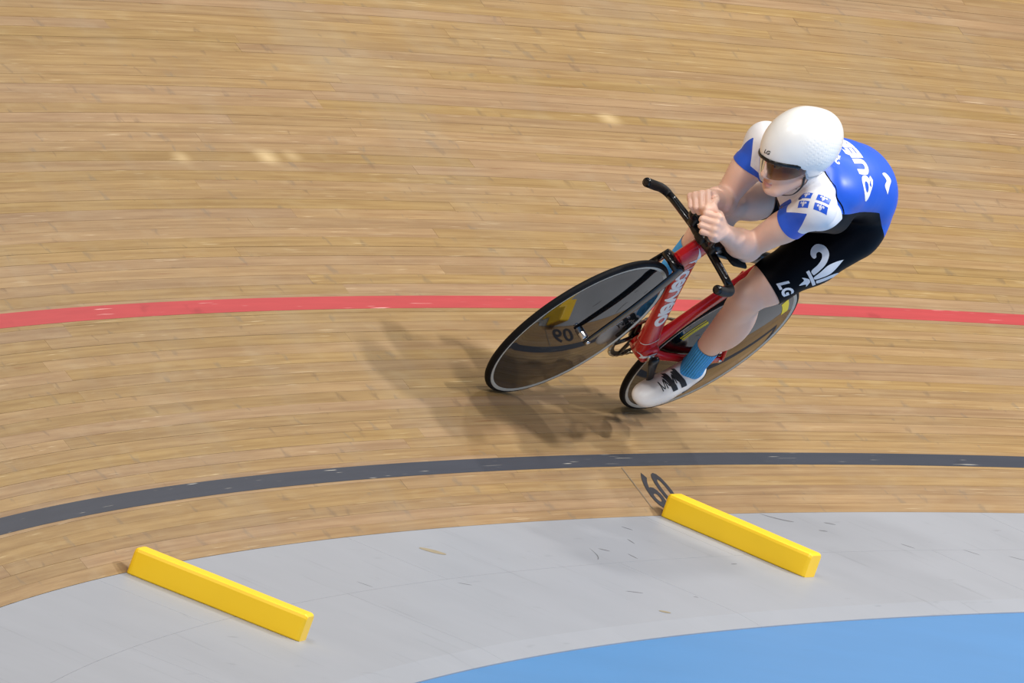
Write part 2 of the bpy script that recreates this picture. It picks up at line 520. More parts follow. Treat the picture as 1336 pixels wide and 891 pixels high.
# ------------------------------------------------------------------ markers on the apron and the painted number
M_FOAM = mat('yellow_foam_vinyl', (.95, .60, .012, 1), .42, noise=.05, nscale=6, bump=.1)
TH_S = -0.006582848197549293
SPL = .527
SP_LAB = {0: 'yellow foam block lying across the grey apron beside the painted 60',
          1: 'yellow foam block on the grey apron at the lower left of the photo'}
def foam_block(th, k):
    A = apron(th, 0.004); B = apron(th, SPL)
    inw = nrm(B - A); tt = V3(-math.sin(th), math.cos(th), 0); up = np.cross(tt, inw); up = up if up[2] > 0 else -up
    hw, hh = .047, .039
    nx = 9; prof = []
    for q, (sy, sz) in enumerate(((1, 1), (-1, 1), (-1, -1), (1, -1))):
        r = .011 if sz > 0 else .004
        for a in (0, 45, 90):
            a0 = math.radians(a + 90 * q)
            prof.append((sy * (hw - r) + r * math.cos(a0), sz * (hh - r) + r * math.sin(a0)))
    m = len(prof); V = []; F = []
    L = np.linalg.norm(B - A); xs = [0, .004, .010] + list(np.linspace(.05, L - .05, nx)) + [L - .010, L - .004, L]
    for i, x in enumerate(xs):
        sc = 1.0
        if i in (0, len(xs) - 1): sc = .86
        elif i in (1, len(xs) - 2): sc = .955
        bow = .0015 * math.sin(x * 19)
        for (y, z) in prof:
            V.append(A + inw * x + tt * (y * sc - hw + bow) + up * ((z + hh) if z < 0 else (z * sc + hh)) )
    n = len(xs)
    for i in range(n - 1):
        for j in range(m): F.append((i * m + j, (i + 1) * m + j, (i + 1) * m + (j + 1) % m, i * m + (j + 1) % m))
    F.append(tuple(range(m))); F.append(tuple(range((n - 1) * m, n * m))[::-1])
    loc = (A + B) / 2 - tt * hw
    o = mesh_obj('foam_block', [np.asarray(v) - loc for v in V], F, M_FOAM)
    o.location = loc
    o.data.polygons.foreach_set('use_smooth', [False] * len(o.data.polygons))
    tag(o, SP_LAB[k], 'foam block', 'yellow foam blocks on the apron')
    return o
for k in (0, 1): foam_block(TH_S + k * 5.0 / R0, k)

M_TICK = mat('faint_tick_paint', (.20, .15, .10, 1), .5, noise=.3, nscale=25)
M_NUM = mat('number_paint', (.030, .030, .037, 1), .6, spec=.2, noise=.35, nscale=25)
def on_track(name, geo, th, s, mat_, parent, lab=None, h=.0014, L=.03):
    V, F = refine(geo[0], geo[1], L)
    r = R0 + s * CB
    out = [surf(th - a / r, s + b, h) for a, b in V]
    return mesh_obj(name, out, [f[::-1] for f in F], mat_, parent, True, lab)
V_, F_ = text_geo('60', 1.0, .022, 0, 1.05)
xs_ = [v[0] for v in V_]; ys_ = [v[1] for v in V_]
kx, ky = .200 / (max(xs_) - min(xs_)), .145 / (max(ys_) - min(ys_))
mx_, my_ = (max(xs_) + min(xs_)) / 2, (max(ys_) + min(ys_)) / 2
on_track('painted_number', ([((a - mx_) * kx, (b - my_) * ky) for a, b in V_], F_), -.0125, .100, M_NUM, track, 'black painted number 60')
on_track('painted_tick', ([(-.004, -.085), (.004, -.085), (.004, .085), (-.004, .085)], [(0, 1, 2, 3)]), -.0062, .11, M_TICK, track, 'thin dark tick mark beside the number')

# scuffs left on the apron by shoes and tyres
M_SCUFF = mat('rubber_scuff', (.15, .155, .17, 1), .6, noise=.4, nscale=60, alpha=.5)
def scuff(th, dd, ln, w, ang, bend=0.0):
    n = 8; V = []; F = []
    for i in range(n + 1):
        t = i / n - .5; ww = w * math.sqrt(max(.02, 1 - (2 * t) ** 2)) / 2
        x, y = ln * t, bend * (t * t - .1)
        ca, sa = math.cos(ang), math.sin(ang)
        for sgn in (-1, 1):
            X_, Y_ = x * ca - (y + sgn * ww) * sa, x * sa + (y + sgn * ww) * ca
            V.append(apron(th - X_ / R0, dd + Y_, .0006))
    for i in range(n): F.append((2 * i, 2 * i + 1, 2 * i + 3, 2 * i + 2))
    mesh_obj('scuff_mark', V, F, M_SCUFF, ap)

def scuff_px_list():
    return ((.034, .24, .05, .012, .5, 0), (.020, .19, .05, .010, -.9, 0), (.030, .30, .045, .011, -1.2, 0), (.040, .27, .17, .005, 2.6, .05), (.012, .09, .04, .014, .9, 0),
            (-.040, .05, .14, .016, .55, -.05), (-.052, .10, .06, .012, .3, 0), (-.045, .16, .05, .010, .2, 0), (.055, .55, .10, .008, .25, 0), (.040, .62, .03, .006, .2, 0),
            (-.025, .15, .10, .008, .45, 0), (-.06, .30, .05, .01, 1.0, 0), (-.075, .36, .06, .008, .9, 0), (-.085, .42, .09, .008, .6, 0), (.10, .38, .07, .006, .4, 0), (.13, .30, .05, .008, 1.2, 0), (.005, .40, .05, .006, .0, 0))
for a in scuff_px_list(): scuff(*a)
M_SCUFF = mat('worn_bare_patch', (.27, .225, .15, 1), .7, noise=.3, nscale=60)
scuff(.086, .15, .11, .045, .5)
scuff(.060, .70, .06, .02, .3)
# ------------------------------------------------------------------ the bicycle: local x forward, y to its left, z up from the front contact point
TB, SBK, HEAD, LEAN, WB = 0.014073275460031981, 0.5146035152349672, -0.078, 0.050962569420528896, .965
Fc = surf(TB, SBK)
thr = TB - WB * math.cos(HEAD) / (R0 + (SBK - .05) * CB); Rc = surf(thr, SBK + WB * math.sin(HEAD))
WB = float(np.linalg.norm(Fc - Rc))
bX = nrm(Fc - Rc)
thm = (TB + thr) / 2
nm = V3(-SB * math.cos(thm), -SB * math.sin(thm), CB)
nm = nrm(nm - bX * (nm @ bX)); bY0 = np.cross(nm, bX)
bZ = math.cos(LEAN) * nm + math.sin(LEAN) * bY0; bY = np.cross(bZ, bX)
Fo = Fc + nm * .0015
BIKE_MW = Matrix([[bX[i], bY[i], bZ[i], Fo[i]] for i in range(3)] + [[0, 0, 0, 1]])
bike = empty('track_bicycle', BIKE_MW)
tag(bike, 'red and black track racing bicycle with two black disc wheels, ridden on the boards', 'bicycle')

M_FRED = mat('red_frame_lacquer', (.55, .004, .009, 1), .25, spec=.35, coat=.4, coat_rough=.04, noise=.06, nscale=4)
M_CARB = mat('black_carbon', (.006, .006, .007, 1), .34, coat=.15, spec=.3, noise=.3, nscale=200)
M_GLOSSB = mat('black_gloss', (.005, .005, .006, 1), .2, coat=.2, spec=.35, noise=.1)
M_RUB = mat('tyre_rubber', (.007, .007, .008, 1), .6, noise=.25, nscale=90, spec=.12)
M_CREAM = mat('cream_tyre_sidewall', (.55, .53, .46, 1), .5, noise=.1, nscale=50)
M_DISC = mat('polished_black_disc', (.006, .006, .007, 1), .03, spec=.5, ior=1.52, noise=.1)
M_STEEL = mat('bright_steel', (.62, .62, .64, 1), .25, metal=1.0, noise=.08)
M_GRIP = mat('black_grip_tape', (.008, .008, .009, 1), .6, spec=.25, noise=.3, nscale=120, bump=.4)
M_WHITE = mat('white_print', (.80, .80, .80, 1), .35, noise=.04)
M_CHAIN = mat('oiled_chain', (.52, .46, .34, 1), .3, metal=1.0, noise=.4, nscale=300)
M_PAD = mat('black_foam_pad', (.010, .010, .011, 1), .8, noise=.2, nscale=80, spec=.2)

WR = .334
def wheel(name, cx, lab, bulge):
    w = empty(name, parent=bike); w['label'] = lab
    c = (cx, 0, WR)
    # tyre
    pr = []
    for a in np.linspace(0, 2 * np.pi, 18, endpoint=False):
        pr.append((WR - .0115 + .0115 * math.cos(a), .0112 * math.sin(a)))
    ty = mesh_obj('tyre', *revolve(pr, c, 128, closed=True), M_RUB, w)
    for sgn in (-1, 1):
        pr = [(.3095, sgn * .0098), (.3135, sgn * .0113), (.3175, sgn * .01165), (.3205, sgn * .0115)]
        if sgn < 0: pr = pr[::-1]
        mesh_obj('sidewall_band', *revolve(pr, c, 128), M_CREAM, w)
    # lenticular disc
    for sgn in (-1, 1):
        pr = [(.3125, sgn * .0095), (.305, sgn * .0105)]
        for r in np.linspace(.295, .022, 14): pr.append((r, sgn * (.0105 + bulge * (1 - (r / .30) ** 2))))
        pr.append((.0, sgn * (.0107 + bulge)))
        if sgn > 0: pr = pr[::-1]
        mesh_obj('disc', *revolve(pr[::-1], c, 128), M_DISC, w)
    hub = G(); hub.add(*revolve([(0, -.05), (.011, -.05), (.014, -.046), (.014, .046), (.011, .05), (0, .05)][::-1], c, 24)); hub.build('hub', M_STEEL, w)
    for sgn in (-1, 1):
        nut = G()
        pr = [(0, sgn * .068), (.0085, sgn * .068), (.0085, sgn * .058), (.0, sgn * .058)]
        nut.add(*revolve(pr if sgn < 0 else pr[::-1], c, 6))
        nut.build('axle_nut', M_STEEL, w)
    return w
fw_ = wheel('front_wheel', 0.0, 'glossy black front disc wheel with a pale ring', .017); rw_ = wheel('rear_wheel', -WB, 'glossy black rear disc wheel with a pale ring', .026)

M_YEL = mat('yellow_sticker', (.85, .66, .01, 1), .35, spec=.2, noise=.05)
def sticker(cx, a0, a1, r0, r1, bulge, wheel_):
    V = []; F = []; n = 14
    for i in range(n + 1):
        a = math.radians(a0 + (a1 - a0) * i / n)
        for r in (r0, (r0 + r1) / 2, r1): V.append((cx + r * math.cos(a), .0105 + bulge * (1 - (r / .30) ** 2) + .0008, WR + r * math.sin(a)))
    for i in range(n):
        for j in (0, 1): F.append((i * 3 + j, i * 3 + j + 1, i * 3 + j + 4, i * 3 + j + 3))
    mesh_obj('sticker', V, [f[::-1] for f in F], M_YEL, wheel_, True, 'yellow sticker on the disc')
sticker(-WB, 5, 27, .252, .268, .026, rw_); sticker(-WB, 5, 26, .274, .280, .026, rw_); sticker(-WB, 112, 131, .262, .290, .026, rw_)
BB = V3(-.575, 0, .28); RA = V3(-WB, 0, WR)
def P(x, z, y=0.0): return (x, y, z)
# frame
frame = empty('frame', parent=bike); frame['label'] = 'red lacquered aero frame'
dt = mesh_obj('down_tube', *loft(spline([P(-.150, .725), P(-.20, .675), P(-.33, .535), P(-.47, .385), P(-.565, .290)], 6), spline([[.040], [.037], [.034], [.036], [.042]], 6)[:, 0], spline([[.019], [.018], [.018], [.021], [.029]], 6)[:, 0], (1, 0, -1), 28, 2.5), M_FRED, frame)
ht = mesh_obj('head_tube', *loft(spline([P(-.125, .679), P(-.135, .70), P(-.155, .76), P(-.172, .806)], 6), spline([[.036], [.046], [.048], [.034]], 6)[:, 0], spline([[.024], [.026], [.026], [.022]], 6)[:, 0], (1, 0, .25), 28, 2.2), M_FRED, frame)
tt_ = mesh_obj('top_tube', *loft(spline([P(-.150, .768), P(-.22, .770), P(-.45, .762), P(-.69, .752)], 6), spline([[.030], [.026], [.022], [.024]], 6)[:, 0], spline([[.022], [.020], [.017], [.017]], 6)[:, 0], (0, 0, 1), 24, 2.5), M_CARB, frame)
st = mesh_obj('seat_tube', *loft(spline([P(-.580, .295), P(-.598, .36), P(-.625, .48), P(-.665, .62), P(-.705, .775)], 6), spline([[.034], [.030], [.030], [.031], [.030]], 6)[:, 0], spline([[.024], [.018], [.016], [.016], [.016]], 6)[:, 0], (1, 0, .3), 24, 2.5), M_FRED, frame)
bbs = mesh_obj('bottom_bracket_shell', *loft([(-.575, y, .283) for y in (-.038, -.034, -.01, .01, .034, .038)], [.028, .036, .040, .040, .036, .028], [.028, .037, .042, .042, .037, .028], (0, 0, 1), 28), M_FRED, frame)
for sg in (-1, 1):
    mesh_obj('chain_stay', *loft(spline([(-.590, sg * .022, .283), (-.66, sg * .034, .288), (-.78, sg * .045, .302), (-.90, sg * .055, .322), (-WB - .012, sg * .060, .334)], 6), spline([[.020], [.017], [.016], [.016], [.014]], 6)[:, 0], spline([[.012], [.010], [.009], [.008], [.005]], 6)[:, 0], (0, 0, 1), 18, 2.3), M_FRED, frame)
    mesh_obj('seat_stay', *loft(spline([(-.685, sg * .012, .66), (-.75, sg * .030, .58), (-.86, sg * .050, .455), (-WB - .004, sg * .060, .342)], 6), spline([[.016], [.013], [.012], [.012]], 6)[:, 0], spline([[.008], [.007], [.006], [.005]], 6)[:, 0], (1, 0, 1), 16, 2.3), M_FRED, frame)
# fork
fork = empty('fork', parent=bike); fork['label'] = 'black aero fork'
mesh_obj('fork_crown', *loft([(-.105, y, .684 - .006 * (abs(y) / .04)) for y in (-.040, -.034, -.018, 0, .018, .034, .040)], [.008, .014, .016, .016, .016, .014, .008], [.020, .030, .036, .040, .036, .030, .020], (0, 0, 1), 24, 2.5), M_GLOSSB, fork)
for sg in (-1, 1):
    mesh_obj('fork_blade', *loft(spline([(-.108, sg * .034, .690), (-.098, sg * .040, .63), (-.062, sg * .050, .50), (-.018, sg * .056, .38), (.000, sg * .057, .322)], 8), spline([[.026], [.027], [.024], [.018], [.011]], 8)[:, 0], spline([[.008], [.007], [.0065], [.0055], [.0045]], 8)[:, 0], (1, 0, .2), 20, 2.2), M_GLOSSB, fork)
# seatpost and saddle
sp = empty('seat', parent=bike)
mesh_obj('seatpost', *loft([P(-.700, .76), P(-.722, .85), P(-.735, .915)], [.024, .022, .018], [.012, .011, .012], (1, 0, .3), 20, 2.3), M_CARB, sp)
sdl = [(-.54, .947, .018, .012), (-.58, .952, .022, .016), (-.65, .954, .030, .018), (-.72, .956, .050, .020), (-.78, .964, .068, .021), (-.81, .968, .060, .015)]
mesh_obj('saddle', *loft([(a, 0, b) for a, b, c, d in sdl], [d for a, b, c, d in sdl], [c for a, b, c, d in sdl], (0, 0, 1), 24, 2.3), M_PAD, sp)
for sg in (-1, 1): mesh_obj('saddle_rail', *tube([(-.60, sg * .012, .938), (-.66, sg * .022, .918), (-.75, sg * .022, .918), (-.80, sg * .03, .948)], .0035, n=8), M_STEEL, sp)
# handlebar
BARX, BARZ = -.100, .802
hb = empty('handlebar', parent=bike); hb['label'] = 'black bullhorn base bar with clip-on extensions'
bp_ = [(BARX, y, BARZ + .012 * (abs(y) / .19) ** 2 * -1) for y in np.linspace(-.178, .178, 15)]
bar = mesh_obj('base_bar', *loft(bp_, [.0125 if abs(p[1]) > .03 else .0165 for p in bp_], [.0135 + .0075 * max(0, 1 - abs(abs(p[1]) - .09) / .09) for p in bp_], (0, 0, 1), 20, 2.2), M_GLOSSB, hb)
for sg in (-1, 1):
    mesh_obj('bullhorn', *tube([(BARX, sg * .168, BARZ - .010), (BARX + .004, sg * .190, BARZ - .012), (BARX + .028, sg * .204, BARZ - .012), (BARX + .075, sg * .208, BARZ - .010), (BARX + .135, sg * .209, BARZ - .004)], [.0125, .0140, .0150, .0158, .0155], n=16), M_GRIP, hb)
    mesh_obj('end_plug', *revolve([(0, 0), (.009, .0), (.0135, -.003), (.0145, -.012)], (0, 0, 0), 16), M_GLOSSB, hb).matrix_local = Matrix.Translation((BARX + .141, sg * .209, BARZ - .003)) @ Matrix.Rotation(-math.pi / 2, 4, 'Z')
    mesh_obj('extension_clamp', *loft([(BARX - .030, sg * .055, BARZ + .016), (BARX - .022, sg * .055, BARZ + .020), (BARX + .022, sg * .055, BARZ + .020), (BARX + .032, sg * .055, BARZ + .016)], [.012, .026, .026, .014], [.010, .017, .017, .010], (0, 0, 1), 16, 3), M_CARB, hb)
    mesh_obj('clamp_bolt', *revolve([(0, .006), (.004, .006), (.004, 0), (0, 0)], (BARX + .02, sg * .055 + .017, BARZ + .022), 8), M_STEEL, hb)
    mesh_obj('arm_pad', *loft([(BARX - .125, sg * .090, BARZ + .028), (BARX - .115, sg * .090, BARZ + .029), (BARX - .03, sg * .088, BARZ + .031), (BARX - .018, sg * .088, BARZ + .031)], [.005, .009, .009, .005], [.030, .042, .042, .030], (0, 0, 1), 20, 2.6), M_PAD, hb)
    mesh_obj('pad_riser', *tube([(BARX - .07, sg * .085, BARZ + .024), (BARX - .06, sg * .075, BARZ + .012), (BARX, sg * .060, BARZ + .006)], [.011, .010, .011], n=12), M_CARB, hb)
stem = mesh_obj('stem', *loft([(-.186, 0, .822), (-.178, 0, .823), (-.15, 0, .818), (-.118, 0, .808), (-.088, 0, .803), (-.078, 0, .802)], [.014, .020, .019, .018, .020, .012], [.014, .020, .018, .019, .024, .018], (0, 0, 1), 20, 2.6), M_CARB, hb)
mesh_obj('top_cap', *revolve([(0, .004), (.014, .003), (.0165, 0), (.0165, -.006)], (0, 0, 0), 20), M_GLOSSB, hb).matrix_local = Matrix.Translation((-.176, 0, .845)) @ Matrix.Rotation(math.pi / 2 + .25, 4, 'X')
# drivetrain
CR_A = math.radians(-141); CRL = .165
crank = empty('crankset', parent=bike)
NT_ = 50; prc = []
cring = G(); cy_ = -.046; yw = .0019
n_ = NT_ * 4; a_ = np.linspace(0, 2 * np.pi, n_, endpoint=False)
ro = np.array([.1045 if (i % 4) in (0, 1) else .0985 for i in range(n_)]); ri = np.full(n_, .083)
V = []
for rr, yy in ((ri, cy_ - yw), (ro, cy_ - yw), (ro, cy_ + yw), (ri, cy_ + yw)):
    for i in range(n_): V.append((BB[0] + rr[i] * math.cos(a_[i]), yy, BB[2] + rr[i] * math.sin(a_[i])))
F = []
for k in range(4):
    for i in range(n_):
        j = (i + 1) % n_; k2 = (k + 1) % 4
        F.append((k * n_ + i, k * n_ + j, k2 * n_ + j, k2 * n_ + i))
mesh_obj('chainring', V, F, M_CARB, crank, smooth=False)
for k in range(5):
    a = CR_A + math.pi + k * 2 * math.pi / 5
    mesh_obj('spider_arm', *loft([BB + V3(r * math.cos(a), cy_, r * math.sin(a)) for r in (.005, .04, .088)], [.018, .011, .009], .005, (-math.sin(a), 0, math.cos(a)), 12, 2.6), M_GLOSSB, crank)
for sg, ang in ((1, CR_A), (-1, CR_A + math.pi)):
    dx, dz = math.cos(ang), math.sin(ang)
    y0, y1 = sg * .058, sg * .066
    cr = mesh_obj('crank_arm', *loft([(BB[0] + dx * r, y0 + (y1 - y0) * max(0, r) / CRL, BB[2] + dz * r) for r in (-.022, -.016, 0, .03, .08, .14, .168, .180)], [.008, .018, .021, .016, .013, .013, .013, .006], [.006, .009, .010, .009, .0075, .007, .007, .004], (-dz, 0, dx), 18, 2.6), M_CARB, crank)
    if sg > 0: crankL = cr
    px_, pz_ = BB[0] + dx * CRL, BB[2] + dz * CRL
    pd = empty('pedal', parent=crank)
    mesh_obj('pedal_axle', *loft([(px_, sg * y, pz_) for y in (.060, .075, .135)], [.0075, .006, .005], [.0075, .006, .005], (0, 0, 1), 12), M_STEEL, pd)
    mesh_obj('pedal_body', *loft([(px_ + .03, sg * .105, pz_ + .002), (px_ + .022, sg * .105, pz_), (px_ - .02, sg * .105, pz_), (px_ - .034, sg * .105, pz_ + .004)], [.006, .0095, .0095, .005], [.016, .028, .030, .018], (0, 0, 1), 14, 3), M_CARB, pd)
mesh_obj('spindle', *loft([(BB[0], y, BB[2]) for y in (-.064, .064)], .012, .012, (0, 0, 1), 16), M_STEEL, crank)
# chain: alternating links round the ring and the sprocket
ring_r, cog_r = .1015, .0305
def tangent_path():
    C1, C2 = BB[[0, 2]], RA[[0, 2]]; dvec = C1 - C2; D = np.linalg.norm(dvec); base = math.atan2(dvec[1], dvec[0]); phi = math.acos((ring_r - cog_r) / D)
    pts = []
    a0, a1 = base + math.pi - phi, base - math.pi + phi
    for a in np.linspace(base + (math.pi - phi), base - (math.pi - phi), 40): pts.append(C1 + ring_r * np.array([math.cos(a), math.sin(a)]))
    b0, b1 = base - (math.pi - phi), base + (math.pi - phi)
    for a in np.linspace(b0, b1 - 2 * math.pi, 16): pts.append(C2 + cog_r * np.array([math.cos(a), math.sin(a)]))
    return np.array(pts + [pts[0]])
tp = tangent_path(); sl = np.concatenate([[0], np.cumsum(np.linalg.norm(np.diff(tp, axis=0), axis=1))])
nl = int(round(sl[-1] / .0127)); q = np.linspace(0, sl[-1], nl + 1)
cp = np.stack([np.interp(q, sl, tp[:, 0]), np.interp(q, sl, tp[:, 1])], 1)
ch = G()
for i in range(nl):
    a, b = cp[i], cp[i + 1]; m_ = (a + b) / 2; dv = nrm(np.array([b[0] - a[0], 0, b[1] - a[1]])); up = np.cross(dv, (0, 1, 0))
    wy = .0045 if i % 2 else .0030
    ch.add(*box((m_[0], cy_, m_[1]), (.0066, wy, .0042), (dv, (0, 1, 0), up), .0012))
ch.build('chain', M_CHAIN, bike, smooth=False)
cg = G(); V, F = revolve([(0, cy_ - .002), (.029, cy_ - .002), (.029, cy_ + .002), (0, cy_ + .002)][::-1], (RA[0], 0, RA[2]), 30); cg.add(V, F); cg.build('sprocket', M_STEEL, bike)

def stretch(g_, a, b): return [(x * a, y * b) for x, y in g_[0]], g_[1]
# lettering on the frame
bv_dt = bvh_of(dt); bv_tt = bvh_of(tt_); bv_ht = bvh_of(ht, dt, tt_); bv_bb = bvh_of(bbs, dt); bv_bar = bvh_of(bar); bv_cr = bvh_of(crankL)
ddir = nrm(V3(-.415, 0, -.435))
decal('lettering', stretch(text_geo('cerv\u00e9lo', .1, .003, .0, .92), 1.30, .86), V3(-.325, .05, .541), ddir, np.cross((0, 1, 0), ddir), bv_dt, M_WHITE, dt, L=.008, label='white cervelo lettering')
decal('lettering', text_geo('cerv\u00e9lo', .040, .0012, .0, 1.0), V3(-.275, .05, .768), (-1, 0, 0), (0, 0, 1), bv_tt, M_WHITE, tt_, L=.006, label='white cervelo lettering')
def swoosh(s):
    return poly_geo([[(-.55 * s, -.10 * s), (.05 * s, .02 * s), (.5 * s, .42 * s), (.42 * s, .12 * s), (.62 * s, .10 * s), (.12 * s, -.16 * s), (-.1 * s, -.40 * s), (-.08 * s, -.14 * s)]])
decal('emblem', swoosh(.120), V3(-.172, .05, .738), (-.75, 0, -.65), (.6, 0, .8) if False else (-.65, 0, .75), bv_ht, M_WHITE, ht, L=.006, label='white brand emblem')
decal('emblem', swoosh(.05), V3(-.548, .03, .278), (-.25, .95, .0), (.3, 0, .9), bv_bb, M_WHITE, bbs, L=.005, label='small white emblem')
# thin white line where the down tube meets the shell and the head
def ring_line(tubep, up, ra, rb, name='pin_stripe', parent=dt):
    a, b = np.asarray(tubep[0], float), np.asarray(tubep[1], float)
    mesh_obj(name, *loft([a, b], [ra, ra], [rb, rb], up, 28, 2.5, caps=False), M_WHITE, parent)
c0 = V3(-.520, 0, .336); ring_line((c0, c0 + ddir * .004), (1, 0, -1), .0398, .0258)
c1 = V3(-.198, 0, .677); ring_line((c1, c1 + ddir * .004), (1, 0, -1), .0378, .0190)
decal('lettering', text_geo('O', .022, .001), V3(-.575 + math.cos(CR_A) * .10, .09, .28 + math.sin(CR_A) * .10), (1, 0, .3), (-.3, 0, 1), bv_cr, M_WHITE, crankL, L=.006, label='small white mark')
decal('lettering', text_geo('cerv\u00e9lo', .015, .0004), V3(BARX + .004, .125, BARZ + .01), (0, 1, 0), (-.9, 0, .4), bv_bar, mat('grey_print', (.35, .35, .36, 1), .4, noise=.05), bar, L=.006, label='small grey lettering along the bar')
# ------------------------------------------------------------------ implicit surfaces for bodies and shoes
def smin(a, b, k):
    if k <= 0: return np.minimum(a, b)
    h = np.maximum(k - np.abs(a - b), 0) / k
    return np.minimum(a, b) - h * h * k * .25
def smax(a, b, k): return -smin(-a, -b, k)

def sd_cone(p, a, b, ra, rb):
    a = np.asarray(a, np.float32); b = np.asarray(b, np.float32)
    ba = b - a; l2 = float(ba @ ba)
    if l2 < 1e-10: return np.sqrt(((p - a) ** 2).sum(-1)) - ra
    pa = p - a
    t = np.clip((pa @ ba) / l2, 0, 1)
    dv = pa - t[..., None] * ba
    return np.sqrt((dv * dv).sum(-1)) - (ra + (rb - ra) * t)
def sd_ell(p, c, r, ax=None):
    q = p - np.asarray(c, np.float32)
    if ax is not None: q = q @ np.asarray(ax, np.float32).T
    r = np.asarray(r, np.float32)
    k0 = np.sqrt(((q / r) ** 2).sum(-1)); k1 = np.sqrt(((q / (r * r)) ** 2).sum(-1)) + 1e-9
    return k0 * (k0 - 1) / k1

class Field:
    def __init__(s, lo, hi, h):
        s.lo = np.asarray(lo, float); s.h = h
        s.n = np.ceil((np.asarray(hi, float) - s.lo) / h).astype(int) + 1
        s.F = np.full(s.n, 1.0, np.float32)
    def like(s):
        o = Field.__new__(Field); o.lo, o.h, o.n = s.lo, s.h, s.n; o.F = np.full(s.n, 1.0, np.float32); return o
    def window(s, lo, hi):
        a = np.clip(np.floor((np.asarray(lo) - s.lo) / s.h).astype(int), 0, s.n - 1)
        b = np.clip(np.ceil((np.asarray(hi) - s.lo) / s.h).astype(int) + 1, 1, s.n)
        if (b <= a).any(): return None
        ix = [np.arange(a[i], b[i]) for i in range(3)]
        sl = tuple(slice(a[i], b[i]) for i in range(3))
        g = np.stack(np.meshgrid(*[(s.lo[i] + ix[i] * s.h).astype(np.float32) for i in range(3)], indexing='ij'), -1)
        return sl, g
    def cone(s, a, b, ra, rb=None, k=.01, sub=False):
        rb = ra if rb is None else rb
        a = np.asarray(a, float); b = np.asarray(b, float); m = max(ra, rb) + k + 3 * s.h
        w = s.window(np.minimum(a, b) - m, np.maximum(a, b) + m)
        if w is None: return s
        d = sd_cone(w[1], a, b, ra, rb)
        s.F[w[0]] = smax(s.F[w[0]], -d, k) if sub else smin(s.F[w[0]], d, k)
        return s
    def ell(s, c, r, ax=None, k=.01, sub=False):
        m = max(r) + k + 3 * s.h; c = np.asarray(c, float)
        w = s.window(c - m, c + m)
        if w is None: return s
        d = sd_ell(w[1], c, r, ax)
        s.F[w[0]] = smax(s.F[w[0]], -d, k) if sub else smin(s.F[w[0]], d, k)
        return s
    def chain(s, pts, rad, k=.01):
        for i in range(len(pts) - 1): s.cone(pts[i], pts[i + 1], rad[i], rad[i + 1], k)
        return s
    def merge(s, o, k):
        s.F = smin(s.F, o.F, k); return s
    def mesh(s):
        F = s.F; S = F < 0
        nx, ny, nz = F.shape
        cnt = np.zeros((nx - 1, ny - 1, nz - 1), np.int8)
        for i in (0, 1):
            for j in (0, 1):
                for k in (0, 1): cnt += S[i:nx - 1 + i, j:ny - 1 + j, k:nz - 1 + k]
        act = (cnt > 0) & (cnt < 8)
        I = np.argwhere(act); idx = np.full(act.shape, -1, np.int32); idx[act] = np.arange(len(I))
        corn = {}
        for i in (0, 1):
            for j in (0, 1):
                for k in (0, 1): corn[i, j, k] = F[I[:, 0] + i, I[:, 1] + j, I[:, 2] + k]
        acc = np.zeros((len(I), 3)); num = np.zeros(len(I))
        for ax in range(3):
            for u in (0, 1):
                for v in (0, 1):
                    c0 = [0, 0, 0]; o = [q for q in range(3) if q != ax]; c0[o[0]] = u; c0[o[1]] = v; c1 = list(c0); c1[ax] = 1
                    f0, f1 = corn[tuple(c0)], corn[tuple(c1)]
                    x = (f0 < 0) != (f1 < 0)
                    t = np.where(x, f0 / np.where(x, f0 - f1, 1), 0)
                    pnt = np.tile(np.array(c0, float), (len(I), 1)); pnt[:, ax] = t
                    acc += pnt * x[:, None]; num += x
        V = s.lo + (I + acc / num[:, None]) * s.h
        Q = []
        for ax in range(3):
            o = [q for q in range(3) if q != ax]
            A = [slice(None)] * 3; B = [slice(None)] * 3
            A[ax] = slice(0, -1); B[ax] = slice(1, None)
            for q in o: A[q] = slice(1, -1); B[q] = slice(1, -1)
            sa, sb = S[tuple(A)], S[tuple(B)]
            E = np.argwhere(sa != sb); inside = sa[sa != sb]
            if not len(E): continue
            E = E.copy()
            for q in o: E[:, q] += 1
            def cell(du, dv):
                c = E.copy(); c[:, o[0]] += du; c[:, o[1]] += dv; return idx[c[:, 0], c[:, 1], c[:, 2]]
            q4 = np.stack([cell(-1, -1), cell(0, -1), cell(0, 0), cell(-1, 0)], 1)
            fl_ = inside if ax != 1 else ~inside
            q4 = np.where(fl_[:, None], q4, q4[:, ::-1])
            Q.append(q4)
        return V, np.concatenate(Q)

def smooth_mesh(V, Q, it=2, lam=.5):
    n = len(V)
    e = np.concatenate([Q[:, [i, (i + 1) % Q.shape[1]]] for i in range(Q.shape[1])])
    e = np.concatenate([e, e[:, ::-1]])
    deg = np.bincount(e[:, 0], minlength=n).astype(float)
    for k in range(it):
        for l in (lam, -lam * 1.04):
            acc = np.stack([np.bincount(e[:, 0], V[e[:, 1], c], n) for c in range(3)], 1)
            V = V + l * (acc / deg[:, None] - V)
    return V
def vnormals(V, T):
    fn = np.cross(V[T[:, 1]] - V[T[:, 0]], V[T[:, 2]] - V[T[:, 0]])
    N = np.zeros_like(V)
    for c in range(T.shape[1]):
        for k in range(3): N[:, k] += np.bincount(T[:, c], fn[:, k], len(V))
    return N / (np.linalg.norm(N, axis=1, keepdims=True) + 1e-12)
def tris(Q): return np.concatenate([Q[:, [0, 1, 2]], Q[:, [0, 2, 3]]])
